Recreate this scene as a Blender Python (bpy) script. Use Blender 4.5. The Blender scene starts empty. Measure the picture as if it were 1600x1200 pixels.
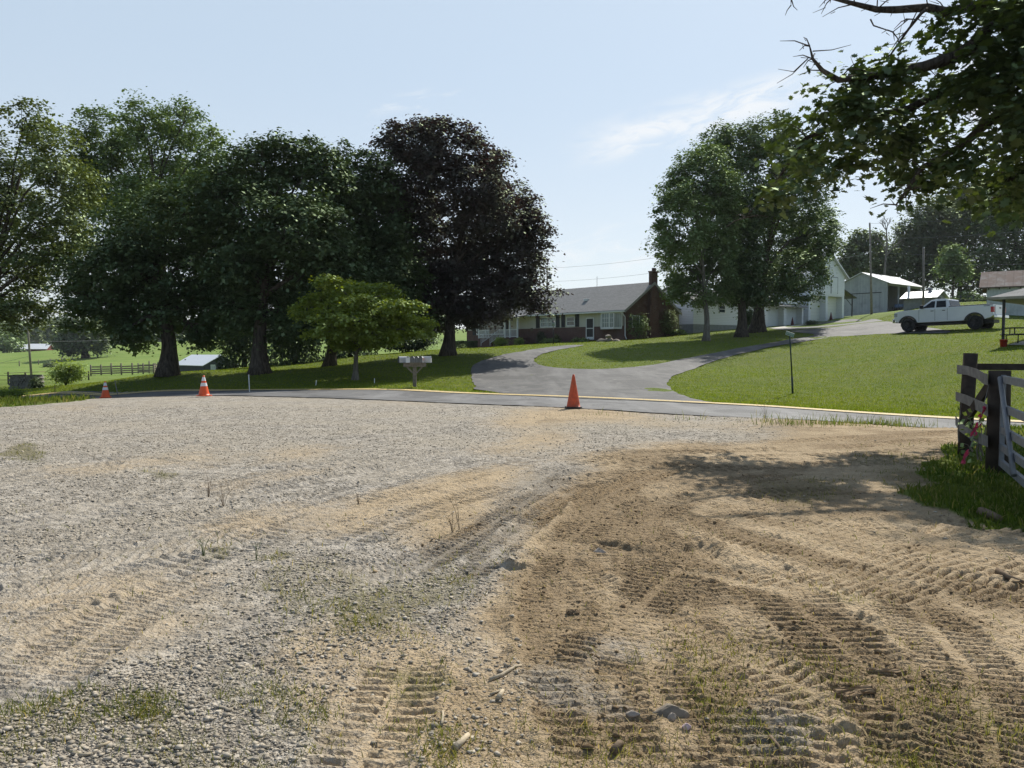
import bpy, bmesh, math, random
import numpy as np
from mathutils import Vector, Matrix
from mathutils.geometry import delaunay_2d_cdt
S = bpy.context.scene
COL = S.collection
R = math.radians
rng = np.random.default_rng(7)
random.seed(7)

# ------------------------------------------------------------------ camera
F = 1209.0
EYE = 1.6
TH = math.atan(50 / F)
CT, ST = math.cos(TH), math.sin(TH)
cd = bpy.data.cameras.new('camera')
cam = bpy.data.objects.new('camera', cd)
COL.objects.link(cam)
cd.sensor_width = 36
cd.lens = 36 * F / 1600
cd.clip_start = 0.05
cd.clip_end = 3000
cam.location = (0, 0, EYE)
cam.rotation_euler = (R(90) - TH, 0, 0)
S.camera = cam

# ------------------------------------------------------------------ sky, sun
SUN_EL, SUN_AZ = 45.0, 30.0
w = bpy.data.worlds.new('World')
S.world = w
w.use_nodes = True
nt = w.node_tree
nt.nodes.clear()
def NW(t, **k):
    n = nt.nodes.new(t)
    for a, b in k.items():
        setattr(n, a, b)
    return n
sky = NW('ShaderNodeTexSky', sky_type='NISHITA')
sky.sun_disc = False
sky.sun_elevation = R(SUN_EL)
sky.sun_rotation = R(SUN_AZ)
sky.altitude = 300
sky.air_density = 1.0
sky.dust_density = 0.9
sky.ozone_density = 1.6
bg = NW('ShaderNodeBackground')
bg.inputs[1].default_value = 0.115
out = NW('ShaderNodeOutputWorld')
# thin clouds, a function of the direction only
tc = NW('ShaderNodeTexCoord')
def sky_dir(px, py):
    d = np.array([(px - 800) / F, CT + (600 - py) / F * ST, -ST + (600 - py) / F * CT])
    return d / np.linalg.norm(d)
def M(op, x, y=None, clamp=False):
    m = NW('ShaderNodeMath', operation=op, use_clamp=clamp)
    for k, v in enumerate((x, y)):
        if v is None: continue
        if hasattr(v, 'is_output'): nt.links.new(v, m.inputs[k])
        else: m.inputs[k].default_value = v
    return m.outputs[0]
def dotv(vec, c):
    m = NW('ShaderNodeVectorMath', operation='DOT_PRODUCT')
    nt.links.new(vec, m.inputs[0]); m.inputs[1].default_value = c
    return m.outputs['Value']
def ramp(v, a, b, c=0., d=1.):
    r = NW('ShaderNodeMapRange', interpolation_type='SMOOTHSTEP')
    nt.links.new(v, r.inputs[0])
    for k, x in zip((1, 2, 3, 4), (a, b, c, d)): r.inputs[k].default_value = x
    return r.outputs[0]
def streak(A, B, half, seed, lo, hi):
    """a wisp of cirrus between two directions of the sky, frayed by noise stretched along it"""
    a = sky_dir(*A); b = sky_dir(*B)
    e = b - a; L = np.linalg.norm(e); e /= L
    v = np.cross(a, e); v /= np.linalg.norm(v)
    s = NW('ShaderNodeVectorMath', operation='SUBTRACT')
    nt.links.new(tc.outputs['Generated'], s.inputs[0]); s.inputs[1].default_value = a
    u = dotv(s.outputs[0], e / L); w_ = dotv(s.outputs[0], v)
    cx = NW('ShaderNodeCombineXYZ')
    nt.links.new(M('MULTIPLY', u, 5.0 * L / .3), cx.inputs[0]); nt.links.new(M('MULTIPLY', w_, 46.0), cx.inputs[1]); cx.inputs[2].default_value = seed
    n = NW('ShaderNodeTexNoise')
    nt.links.new(cx.outputs[0], n.inputs['Vector'])
    n.inputs['Scale'].default_value = 1.0; n.inputs['Detail'].default_value = 8; n.inputs['Roughness'].default_value = .6; n.inputs['Distortion'].default_value = .6
    k = M('MULTIPLY', ramp(u, -.12, .25), ramp(u, 1.15, .8))
    k = M('MULTIPLY', k, ramp(M('ABSOLUTE', w_), half, half * .12))
    return M('MULTIPLY', k, ramp(n.outputs[0], lo, hi))
acc = None
for st_ in (((905, 236), (1270, 132), .036, 3.1, .36, .62), ((930, 222), (1120, 176), .020, 9.7, .30, .55), ((905, 246), (1000, 232), .010, 5.2, .35, .6), ((1480, 160), (1700, 90), .07, 1.3, .38, .65), ((560, 175), (720, 150), .02, 7.7, .45, .75), ((820, 430), (1030, 380), .05, 2.2, .42, .8)):
    x_ = streak(*st_)
    acc = x_ if acc is None else M('MAXIMUM', acc, x_)
m2 = NW('ShaderNodeMath', operation='MULTIPLY')
nt.links.new(acc, m2.inputs[0]); m2.inputs[1].default_value = 0.8
mixc = NW('ShaderNodeMix', data_type='RGBA')
nt.links.new(m2.outputs[0], mixc.inputs[0])
pass
mixc.inputs[7].default_value = (7.2, 7.35, 7.5, 1)
# a thin even veil of high cloud over the whole sky
veil = NW('ShaderNodeMix', data_type='RGBA')
nt.links.new(ramp(dotv(tc.outputs['Generated'], (math.sin(R(SUN_AZ)), math.cos(R(SUN_AZ)), .0)), -.25, .5, .10, .76), veil.inputs[0])
nt.links.new(sky.outputs[0], veil.inputs[6])
elev = NW('ShaderNodeSeparateXYZ')
nt.links.new(tc.outputs['Generated'], elev.inputs[0])
vcol = NW('ShaderNodeMix', data_type='RGBA')
nt.links.new(ramp(elev.outputs[2], .0, .36), vcol.inputs[0])
vcol.inputs[6].default_value = (6.1, 6.5, 6.7, 1)
vcol.inputs[7].default_value = (4.9, 5.85, 6.75, 1)
nt.links.new(vcol.outputs[2], veil.inputs[7])
nt.links.new(veil.outputs[2], mixc.inputs[6])
nt.links.new(mixc.outputs[2], bg.inputs[0])
nt.links.new(bg.outputs[0], out.inputs[0])
ld = bpy.data.lights.new('sun', 'SUN')
ld.energy = 5.0
ld.angle = R(0.53)
ld.color = (1.0, 0.95, 0.86)
lo = bpy.data.objects.new('sun', ld)
COL.objects.link(lo)
sdir = Vector((math.sin(R(SUN_AZ)) * math.cos(R(SUN_EL)), math.cos(R(SUN_AZ)) * math.cos(R(SUN_EL)), math.sin(R(SUN_EL))))
lo.rotation_euler = sdir.to_track_quat('Z', 'Y').to_euler()
lo.location = (20, 20, 40)
S.view_settings.view_transform = 'Standard'
S.view_settings.look = 'None'
S.view_settings.exposure = 0.18
S.view_settings.gamma = 1.0
S.cycles.max_bounces = 6
S.cycles.diffuse_bounces = 3
S.cycles.transmission_bounces = 4
S.cycles.transparent_max_bounces = 6

# ------------------------------------------------------------------ numbers
def ray(px, py):
    u = (600 - py) / F
    return np.array([(px - 800) / F, CT + u * ST, -ST + u * CT])
def W(px, py, Y):
    d = ray(px, py)
    t = Y / d[1]
    return np.array([d[0] * t, Y, EYE + d[2] * t])
def project(P):
    P = np.asarray(P, float)
    x, y, z = P[..., 0], P[..., 1], P[..., 2] - EYE
    f = y * CT - z * ST
    v = y * ST + z * CT
    return 800 + F * x / f, 600 - F * v / f
def sstep(a, b, x):
    t = np.clip((x - a) / (b - a), 0, 1)
    return t * t * (3 - 2 * t)
def _h(i, j, s):
    n = (i.astype(np.int64) * 374761393 + j.astype(np.int64) * 668265263 + s * 1442695041) & 0xFFFFFFFF
    n = ((n ^ (n >> 13)) * 1274126177) & 0xFFFFFFFF
    return ((n ^ (n >> 16)) & 0xFFFF) / 65535.0
def vnoise(x, y, s=0):
    i, j = np.floor(x), np.floor(y)
    fx, fy = x - i, y - j
    fx = fx * fx * (3 - 2 * fx); fy = fy * fy * (3 - 2 * fy)
    i = i.astype(np.int64); j = j.astype(np.int64)
    a = _h(i, j, s); b = _h(i + 1, j, s); c = _h(i, j + 1, s); d = _h(i + 1, j + 1, s)
    return (a * (1 - fx) + b * fx) * (1 - fy) + (c * (1 - fx) + d * fx) * fy
def fbm(x, y, o=3, s=0):
    v = 0; a = 0.5; t = 0
    for k in range(o):
        v = v + a * vnoise(x * 2 ** k, y * 2 ** k, s + k * 17); t += a; a *= .5
    return v / t

# ------------------------------------------------------------------ terrain
_cp = []
for X in (-14, -9, -5, 0, 5, 8):
    for Y in (-15, -4, 4, 10, 16):
        _cp.append((X, Y, 0.0))
_cp += [(-16, 25, -.05), (-10, 24, 0), (-5, 22, 0), (0, 20, 0), (6, 17, .06), (10.5, 15.2, .08), (13, 10, .05), (16, 3, 0), (-22, 12, -.1), (-24, 28, -.35),
        (-40, 20, -.5), (30, 4, 0), (-19, 33, -.45)]
_cp += [(2.1, 27.2, 0), (-2.5, 30.2, 0), (-8, 32.2, 0), (-13.9, 35.7, -.22), (-21, 40.6, -.6), (-28, 44, -.95), (-38, 48.5, -1.4),
        (12.5, 21.9, -.3), (7.9, 23.9, -.1), (18, 19.5, -.45), (26, 16.5, -.6), (1.7, 21.5, 0), (-10.3, 28.2, 0), (10.7, 17.9, -.22), (5.5, 20, -.08)]
for px, py, Y in [(1239, 616, 30), (1400, 590, 33), (1567, 540, 38), (1413, 521, 54.5), (1515, 516, 52), (1300, 527, 58), (1110, 590, 38), (935, 577, 42), (1000, 574, 44),
                  (1103, 533, 62), (1158, 527, 66), (1182, 520, 72), (977, 531, 75), (751, 545, 90.7), (1055, 524, 80.6), (830, 540, 72), (740, 577, 42), (700, 555, 48),
                  (450, 578, 48), (620, 552, 58), (648, 605, 32.5), (555, 594, 38), (515, 575, 44), (406, 584, 42), (262, 586, 44), (160, 600, 44), (103, 607, 46),
                  (103, 603, 62), (40, 608, 58), (51, 598, 95), (330, 581, 160), (240, 583, 130), (160, 590, 110), (10, 585, 170), (133, 560, 290), (10, 562, 300),
                  (48, 550, 430), (-60, 553, 430), (340, 529, 420), (250, 540, 330), (592, 525, 420), (450, 590, 100), (600, 575, 110),
                  (1316, 498, 97), (1252, 507, 93.6), (1200, 511, 89.8), (1085, 520, 82), (1386, 487, 125), (1320, 497, 130), (1411, 477, 83), (1460, 477, 80), (1362, 491, 100),
                  (1541, 495, 70), (1500, 470, 150), (1450, 500, 66), (1600, 500, 65), (1350, 502, 80), (1390, 493, 84), (1600, 560, 32), (1180, 575, 44), (1250, 545, 50)]:
    _cp.append(tuple(W(px, py, Y)))
_cp += [(60, 40, 3.2), (80, 80, 6), (110, 130, 10), (-80, 70, -2.2), (-140, 120, -4), (0, 260, 6), (60, 200, 12), (120, 260, 18), (250, 250, 20), (-300, 280, -4),
        (-500, 500, 5), (0, 600, 20), (300, 600, 35), (-300, 680, 14), (-60, -20, -.5), (60, -10, 0), (45, 20, .6), (-160, 620, 12), (-600, 150, -6), (400, 80, 12)]
_cp = np.array(_cp)
_S = 50.0
_A = _cp[:, :2] / _S
def _phi(r2):
    return 0.5 * r2 * np.log(r2 + 1e-9)
_n = len(_cp)
_K = _phi(((_A[:, None] - _A[None]) ** 2).sum(-1)) + 2e-5 * np.eye(_n)
_P = np.c_[np.ones(_n), _A]
_M = np.block([[_K, _P], [_P.T, np.zeros((3, 3))]])
_sol = np.linalg.solve(_M, np.r_[_cp[:, 2], 0, 0, 0])
def terr(X, Y):
    X = np.asarray(X, float); Y = np.asarray(Y, float)
    sh = np.broadcast(X, Y).shape
    q = np.stack([np.broadcast_to(X, sh).ravel(), np.broadcast_to(Y, sh).ravel()], 1) / _S
    o = np.empty(len(q))
    for a in range(0, len(q), 20000):
        b = q[a:a + 20000]
        o[a:a + 20000] = _phi(((b[:, None] - _A[None]) ** 2).sum(-1)) @ _sol[:_n] + _sol[_n] + b @ _sol[_n + 1:]
    return o.reshape(sh)
def T(x, y):
    return float(terr(np.array([x]), np.array([y]))[0])
def G(px, py, y0=3.0, y1=600.0):
    d = ray(px, py)
    ys = np.geomspace(y0, y1, 1500)
    zz = EYE + d[2] / d[1] * ys - terr(d[0] / d[1] * ys, ys)
    k = np.argmax(zz < 0)
    if not (zz < 0).any():
        k = len(ys) - 1
    k = max(k, 1)
    f = zz[k - 1] / (zz[k - 1] - zz[k] + 1e-12)
    y = ys[k - 1] + f * (ys[k] - ys[k - 1])
    return np.array([d[0] / d[1] * y, y])

# ------------------------------------------------------------------ mesh helpers
def link(name, me, parent=None, m=None, loc=None):
    o = bpy.data.objects.new(name, me)
    COL.objects.link(o)
    if parent is not None:
        o.parent = parent
    if m is not None and me is not None:
        me.materials.append(m)
    if loc is not None:
        o.location = loc
    return o
def tag(o, label=None, cat=None, group=None, kind=None):
    if label: o['label'] = label
    if cat: o['category'] = cat
    if group: o['group'] = group
    if kind: o['kind'] = kind
    return o
def thing(name, label, cat, loc=(0, 0, 0), rz=0.0, group=None):
    o = bpy.data.objects.new(name, None)
    COL.objects.link(o)
    o.location = loc
    o.rotation_euler = (0, 0, rz)
    o.empty_display_size = .3
    return tag(o, label, cat, group)
def np_mesh(name, V, Fa, attrs=None, smooth=False):
    V = np.ascontiguousarray(V, np.float32); Fa = np.ascontiguousarray(Fa, np.int32)
    me = bpy.data.meshes.new(name)
    me.vertices.add(len(V)); me.vertices.foreach_set('co', V.ravel())
    k = Fa.shape[1]
    me.loops.add(Fa.size); me.loops.foreach_set('vertex_index', Fa.ravel())
    me.polygons.add(len(Fa)); me.polygons.foreach_set('loop_start', np.arange(0, Fa.size, k, dtype=np.int32))
    me.update(calc_edges=True)
    if smooth:
        me.polygons.foreach_set('use_smooth', np.ones(len(Fa), bool))
    for nm, (dom, ty, arr) in (attrs or {}).items():
        a = me.attributes.new(nm, ty, dom)
        a.data.foreach_set('color' if ty == 'FLOAT_COLOR' else 'value', np.ascontiguousarray(arr, np.float32).ravel())
    return me
class MB:
    """collects shapes into one mesh"""
    def __init__(s):
        s.v = []; s.f = []; s.sm = []
    def add(s, vs, fs, sm=False):
        o = len(s.v)
        s.v += [tuple(v) for v in vs]
        for f in fs:
            s.f.append(tuple(i + o for i in f)); s.sm.append(sm)
        return s
    def box(s, x0, x1, y0, y1, z0, z1):
        vs = [(x, y, z) for z in (z0, z1) for y in (y0, y1) for x in (x0, x1)]
        return s.add(vs, [(0, 2, 3, 1), (4, 5, 7, 6), (0, 1, 5, 4), (2, 6, 7, 3), (0, 4, 6, 2), (1, 3, 7, 5)])
    def beam(s, a, b, wd, ht, up=(0, 0, 1)):
        a = Vector(a); b = Vector(b); d = (b - a).normalized()
        u = Vector(up)
        if abs(d.dot(u)) > .98: u = Vector((0, 1, 0))
        x = d.cross(u).normalized() * wd / 2; z = x.cross(d).normalized() * ht / 2
        vs = [p + sx * x + sz * z for p in (a, b) for sx, sz in ((-1, -1), (1, -1), (1, 1), (-1, 1))]
        return s.add(vs, [(0, 1, 2, 3), (7, 6, 5, 4), (0, 4, 5, 1), (1, 5, 6, 2), (2, 6, 7, 3), (3, 7, 4, 0)])
    def tube(s, pts, rad, n=8, cap=True, wob=0.0):
        pts = [Vector(p) for p in pts]
        if not hasattr(rad, '__len__'): rad = [rad] * len(pts)
        vs = []; fs = []
        px = None
        for i, p in enumerate(pts):
            d = (pts[min(i + 1, len(pts) - 1)] - pts[max(i - 1, 0)])
            d = d.normalized() if d.length > 1e-9 else Vector((0, 0, 1))
            if px is None:
                px = d.orthogonal().normalized()
            px = (px - d * px.dot(d))
            px = px.normalized() if px.length > 1e-6 else d.orthogonal().normalized()
            py = d.cross(px)
            for k in range(n):
                a = 2 * math.pi * k / n
                r = rad[i] * (1 + wob * random.uniform(-1, 1))
                vs.append(p + px * math.cos(a) * r + py * math.sin(a) * r)
        for i in range(len(pts) - 1):
            for k in range(n):
                k2 = (k + 1) % n
                fs.append((i * n + k, i * n + k2, (i + 1) * n + k2, (i + 1) * n + k))
        s.add(vs, fs, True)
        if cap:
            o = len(s.v) - len(vs)
            s.f.append(tuple(o + k for k in reversed(range(n)))); s.sm.append(False)
            s.f.append(tuple(o + (len(pts) - 1) * n + k for k in range(n))); s.sm.append(False)
        return s
    def lathe(s, prof, n=24, c=(0, 0, 0), ax='z'):
        vs = []; fs = []
        for r, z in prof:
            for k in range(n):
                a = 2 * math.pi * k / n
                p = (r * math.cos(a), r * math.sin(a), z)
                if ax == 'y': p = (p[0], p[2], p[1])
                if ax == 'x': p = (p[2], p[0], p[1])
                vs.append((p[0] + c[0], p[1] + c[1], p[2] + c[2]))
        for i in range(len(prof) - 1):
            for k in range(n):
                k2 = (k + 1) % n
                f = (i * n + k, i * n + k2, (i + 1) * n + k2, (i + 1) * n + k)
                fs.append(f if ax != 'y' else f[::-1])
        return s.add(vs, fs, True)
    def prism(s, poly, z0, z1, ax='z'):
        """polygon extruded along an axis; ax 'y': poly is (x,z); ax 'x': poly is (y,z)"""
        n = len(poly)
        def P(a, b, c):
            return (a, b, c) if ax == 'z' else ((a, c, b) if ax == 'y' else (c, a, b))
        vs = [P(a, b, z0) for a, b in poly] + [P(a, b, z1) for a, b in poly]
        fs = [tuple(reversed(range(n))), tuple(range(n, 2 * n))] + [(i, (i + 1) % n, n + (i + 1) % n, n + i) for i in range(n)]
        return s.add(vs, fs)
    def mesh(s, name='m', bevel=0, seg=2, fix=True):
        me = bpy.data.meshes.new(name)
        me.from_pydata(s.v, [], s.f)
        me.polygons.foreach_set('use_smooth', s.sm)
        if bevel or fix:
            bm = bmesh.new(); bm.from_mesh(me)
            if fix:
                bmesh.ops.recalc_face_normals(bm, faces=bm.faces)
            if bevel:
                es = [e for e in bm.edges if len(e.link_faces) == 2 and e.calc_face_angle(0) > .5]
                bmesh.ops.bevel(bm, geom=es, offset=bevel, segments=seg, affect='EDGES', profile=.6, clamp_overlap=True)
            bm.to_mesh(me); bm.free()
        me.update()
        return me
    def build(s, name, m, parent=None, bevel=0, loc=None, seg=2, fix=True):
        return link(name, s.mesh(name, bevel, seg, fix), parent, m, loc)

# ------------------------------------------------------------------ materials
class NT:
    def __init__(s, name):
        s.m = bpy.data.materials.new(name); s.m.use_nodes = True
        s.t = s.m.node_tree; s.t.nodes.clear()
        s.out = s.n('ShaderNodeOutputMaterial')
    def n(s, t, ins=None, **k):
        x = s.t.nodes.new(t)
        for a, b in k.items(): setattr(x, a, b)
        for a, b in (ins or {}).items(): s.put(x.inputs[a], b)
        return x
    def put(s, i, v):
        if hasattr(v, 'is_output'): s.t.links.new(v, i)
        else:
            if i.type == 'RGBA' and hasattr(v, '__len__') and len(v) == 3: v = (*v, 1)
            i.default_value = v
    def noise(s, vec, scale, detail=3, rough=.55, col=False, dist=0):
        x = s.n('ShaderNodeTexNoise', {'Vector': vec, 'Scale': scale, 'Detail': detail, 'Roughness': rough, 'Distortion': dist})
        return x.outputs[1 if col else 0]
    def mapr(s, v, a, b, c=0., d=1.):
        return s.n('ShaderNodeMapRange', {0: v, 1: a, 2: b, 3: c, 4: d}).outputs[0]
    def math(s, op, a, b=0.):
        return s.n('ShaderNodeMath', {0: a, 1: b}, operation=op).outputs[0]
    def mix(s, f, a, b, mode='MIX'):
        x = s.n('ShaderNodeMix', data_type='RGBA', blend_type=mode)
        s.put(x.inputs[0], f); s.put(x.inputs[6], a); s.put(x.inputs[7], b)
        return x.outputs[2]
    def obj(s):
        return s.n('ShaderNodeTexCoord').outputs['Object']
    def pos(s):
        return s.n('ShaderNodeNewGeometry').outputs['Position']
    def attr(s, name):
        return s.n('ShaderNodeAttribute', attribute_name=name)
    def scale(s, v, x, y, z):
        return s.n('ShaderNodeMapping', {'Vector': v, 'Scale': (x, y, z)}).outputs[0]
    def bump(s, h, st, d):
        return s.n('ShaderNodeBump', {'Height': h, 'Strength': st, 'Distance': d}).outputs[0]
    def bsdf(s, col, rough=.8, metal=0., nrm=None, spec=.4, **k):
        x = s.n('ShaderNodeBsdfPrincipled', {'Base Color': col, 'Roughness': rough, 'Metallic': metal, 'Specular IOR Level': spec})
        for a, b in k.items(): s.put(x.inputs[a.replace('_', ' ')], b)
        if nrm is not None: s.put(x.inputs['Normal'], nrm)
        s.t.links.new(x.outputs[0], s.out.inputs[0])
        return s.m
def simple(name, c, rough=.7, var=.18, sc=6., metal=0., bump=0., bs=40., spec=.4, dirt=None, **k):
    q = NT(name)
    o = q.obj()
    f = q.mapr(q.noise(o, sc, 5), .3, .7)
    col = q.mix(f, tuple(x * (1 - var) for x in c), tuple(min(1, x * (1 + var)) for x in c))
    if dirt:
        col = q.mix(q.math('MULTIPLY', q.mapr(q.noise(o, sc * .37, 6, .65), .5, .68), .7), col, dirt)
    nr = q.bump(q.noise(o, bs, 3), bump, .01) if bump else None
    return q.bsdf(col, rough, metal, nr, spec, **k)

# ------------------------------------------------------------------ ground sheet
us = np.r_[np.linspace(-2.6, -1.0, 28)[:-1], np.linspace(-1.0, -.74, 40)[:-1], np.linspace(-.74, .74, 741), np.linspace(.74, 1.0, 40)[1:], np.linspace(1.0, 2.6, 28)[1:]]
def grow(a, b, g):
    return a * (1 + g) ** np.arange(int(math.log(b / a) / math.log(1 + g)) + 1)
ys = np.r_[np.linspace(-14, 1.9, 14)[:-1], grow(1.9, 13, .0031), grow(13.05, 26, .005)[1:], grow(26.1, 70, .0075)[1:], grow(70.5, 760, .014)[1:]]
UU, YY = np.meshgrid(us, ys)
XX = UU * np.maximum(YY, 3.2)
NR, NC = XX.shape
# coarse solve of the terrain, then the smooth part by interpolation
ci = np.unique(np.r_[np.arange(0, NR, 6), NR - 1]); cj = np.unique(np.r_[np.arange(0, NC, 12), NC - 1])
Zc = terr(XX[np.ix_(ci, cj)], YY[np.ix_(ci, cj)])
def interp2(Zc, ci, cj, NR, NC):
    A = np.empty((len(ci), NC))
    for k in range(len(ci)): A[k] = np.interp(np.arange(NC), cj, Zc[k])
    B = np.empty((NR, NC))
    for k in range(NC): B[:, k] = np.interp(np.arange(NR), ci, A[:, k])
    return B
ZZ = interp2(Zc, ci, cj, NR, NC)
PX, PY = project(np.stack([XX, np.maximum(YY, .6), ZZ], -1))

# road centre: the far painted line, as points on the ground
road_line = np.array([(40, 12.5), (26, 16.8), (18, 19.6), (12.5, 21.9), (7.9, 23.9), (2.1, 27.2), (-2.5, 30.2), (-8, 32.4), (-13.9, 35.9), (-21, 40.2), (-28, 44), (-38, 48.5), (-60, 57)])
def catmull(P, n=12):
    P = np.asarray(P, float)
    Q = np.r_[[2 * P[0] - P[1]], P, [2 * P[-1] - P[-2]]]
    o = []
    for i in range(1, len(Q) - 2):
        t = np.linspace(0, 1, n, endpoint=False)[:, None]
        a, b, c, d = Q[i - 1], Q[i], Q[i + 1], Q[i + 2]
        o.append(.5 * (2 * b + (c - a) * t + (2 * a - 5 * b + 4 * c - d) * t ** 2 + (3 * b - a - 3 * c + d) * t ** 3))
    return np.r_[np.concatenate(o), [P[-1]]]
RL = catmull(road_line, 14)
def road_side(X, Y):
    """signed distance to the painted line, + on the far side"""
    best = np.full(X.shape, 1e9); sg = np.ones(X.shape)
    for a, b in zip(RL[:-1:2], RL[2::2]):
        d = b - a; L2 = d @ d
        t = np.clip(((X - a[0]) * d[0] + (Y - a[1]) * d[1]) / L2, 0, 1)
        dx = X - a[0] - t * d[0]; dy = Y - a[1] - t * d[1]
        r = np.hypot(dx, dy)
        cr = -(d[0] * dy - d[1] * dx)
        u = r < best
        best = np.where(u, r, best); sg = np.where(u, np.sign(cr), sg)
    return best * sg
near = (YY > -14) & (YY < 90)
RD = interp2(road_side(XX[np.ix_(ci, cj)], YY[np.ix_(ci, cj)]), ci, cj, NR, NC)
RW = 4.7                                            # paved width on this side of the line
wob = (fbm(XX * .9, YY * .9, 3, 3) - .5) * .5
lawn = np.where(RD + wob * .5 > 0.55, 1.0, 0.0)

# ---- hand-laid masks of the lot
amp = np.clip((PY - 545) / 400, .02, 1.6)
wx = (fbm(XX * 1.3 + 7, YY * 1.3, 4, 11) - .5) * 260 * amp
wy = (fbm(XX * 1.3 + 31, YY * 1.3, 4, 12) - .5) * 90 * amp
QX, QY = PX + wx, PY + wy
def ell(px, py, rx, ry, rot=0., soft=.5):
    c, s = math.cos(R(rot)), math.sin(R(rot))
    dx, dy = QX - px, QY - py
    a = (dx * c + dy * s) / rx; b = (-dx * s + dy * c) / ry
    return 1 - sstep(1 - soft, 1 + soft, np.sqrt(a * a + b * b))
def inpoly(X, Y, P):
    c = np.zeros(X.shape, bool)
    n = len(P)
    for i in range(n):
        x0, y0 = P[i]; x1, y1 = P[(i + 1) % n]
        if y0 == y1: continue
        k = ((y0 > Y) != (y1 > Y)) & (X < (x1 - x0) * (Y - y0) / (y1 - y0) + x0)
        c ^= k
    return c
lot = (YY > 1.0) & (RD < -RW + .6)
dirt = inpoly(QX, QY, [(930, 712), (1010, 697), (1160, 690), (1350, 672), (1700, 660), (2500, 700), (3000, 2500), (830, 2500), (850, 1250), (850, 1050), (815, 930), (800, 850), (850, 785)]).astype(float)
for a in [(720, 800, 130, 36, -18), (560, 795, 140, 22, -18), (690, 760, 200, 14, -14), (840, 655, 90, 12, -8), (830, 690, 90, 9, -8), (600, 1140, 90, 130, 8), (880, 640, 120, 5, 0), (200, 722, 160, 12, -8), (470, 707, 190, 9, -8),
          (640, 1010, 160, 60, 0), (740, 1120, 120, 160, 0), (430, 745, 120, 10, -10), (130, 638, 70, 4, -4), (620, 629, 90, 4, 2), (1000, 655, 180, 10, 3), (1350, 668, 260, 14, 2), (420, 800, 90, 18, -15)]:
    dirt = np.maximum(dirt, ell(*a) * (.92 if a[0] > 650 else .66))
dirt = np.maximum(dirt, ell(150, 975, 230, 85, -12) * .5)
for a in [(800, 880, 28, 130, 8), (860, 745, 60, 14, -20), (1120, 655, 120, 8, 0), (930, 1060, 60, 40, 0), (1240, 1130, 130, 26, -10), (1040, 1010, 60, 18, 20)]:
    dirt = dirt * (1 - .8 * ell(*a))
def soften(A, ri, rj):
    for r, ax in ((ri, 0), (rj, 1)):
        B = np.pad(A, [(r + 1, r) if k == ax else (0, 0) for k in (0, 1)], mode='edge').cumsum(ax)
        A = (B[2 * r + 1:] - B[:-2 * r - 1]) / (2 * r + 1) if ax == 0 else (B[:, 2 * r + 1:] - B[:, :-2 * r - 1]) / (2 * r + 1)
    return A
dirt = soften(soften(dirt, 13, 16), 9, 12)
moist = np.zeros_like(dirt)
for a, v in [((1000, 800, 170, 70, 10), .75), ((1330, 800, 300, 55, 6), .45), ((905, 950, 60, 120, -6), .8), ((1290, 1010, 140, 100, 25), .95), ((930, 760, 120, 40, -15), .5), ((1080, 870, 110, 18, 14), 1.0), ((1440, 960, 50, 26, 10), .7),
             ((1090, 930, 70, 55, -30), .5), ((1000, 930, 90, 60, -35), .55), ((740, 845, 55, 32, -32), .8), ((850, 770, 60, 26, -30), .7), ((1150, 1120, 340, 90, 0), .55), ((800, 1120, 120, 120, 0), .45), ((640, 850, 160, 22, -20), .35),
             ((760, 930, 90, 60, 0), .35), ((1500, 1130, 160, 80, 0), .6), ((1300, 690, 240, 14, 2), .5), ((1480, 850, 200, 30, 8), .35), ((980, 1150, 160, 70, 0), .5), ((160, 860, 220, 30, -10), .25)]:
    moist = np.maximum(moist, ell(*a, .8) * v * .8)
moist = np.maximum(moist, dirt * (QX > 840) * (.10 + .55 * sstep(.40, .66, fbm(XX * .9 + 3, YY * 1.6, 4, 33))))
grs = np.zeros_like(dirt)
for a, v in [((660, 935, 110, 60, -10), .75), ((400, 875, 45, 14, 0), .8), ((320, 848, 28, 14, -20), .6), ((300, 1135, 80, 32, -6), 1.0), ((90, 1150, 150, 60, 0), .75), ((40, 707, 42, 15, 0), 1.0), ((250, 745, 30, 8, 0), .7), ((490, 925, 60, 40, 0), .55),
             ((720, 1045, 60, 24, 10), .7), ((500, 1080, 60, 50, 0), .45), ((350, 1190, 120, 40, 0), .6), ((880, 1180, 160, 60, 0), .35), ((1170, 1150, 130, 60, 0), .45), ((1320, 920, 60, 20, 0), .5), ((1360, 1080, 120, 60, 20), .4), ((1520, 1150, 120, 70, 0), .5),
             ((720, 1160, 70, 60, 0), .5), ((1260, 762, 70, 20, 0), .5), ((950, 665, 160, 12, 0), .35), ((1180, 1050, 140, 60, 0), .35), ((560, 965, 130, 50, 0), .4), ((1420, 735, 90, 40, 10), .55), ((850, 860, 70, 60, 0), .2)]:
    grs = np.maximum(grs, ell(*a, .6) * v)
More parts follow.
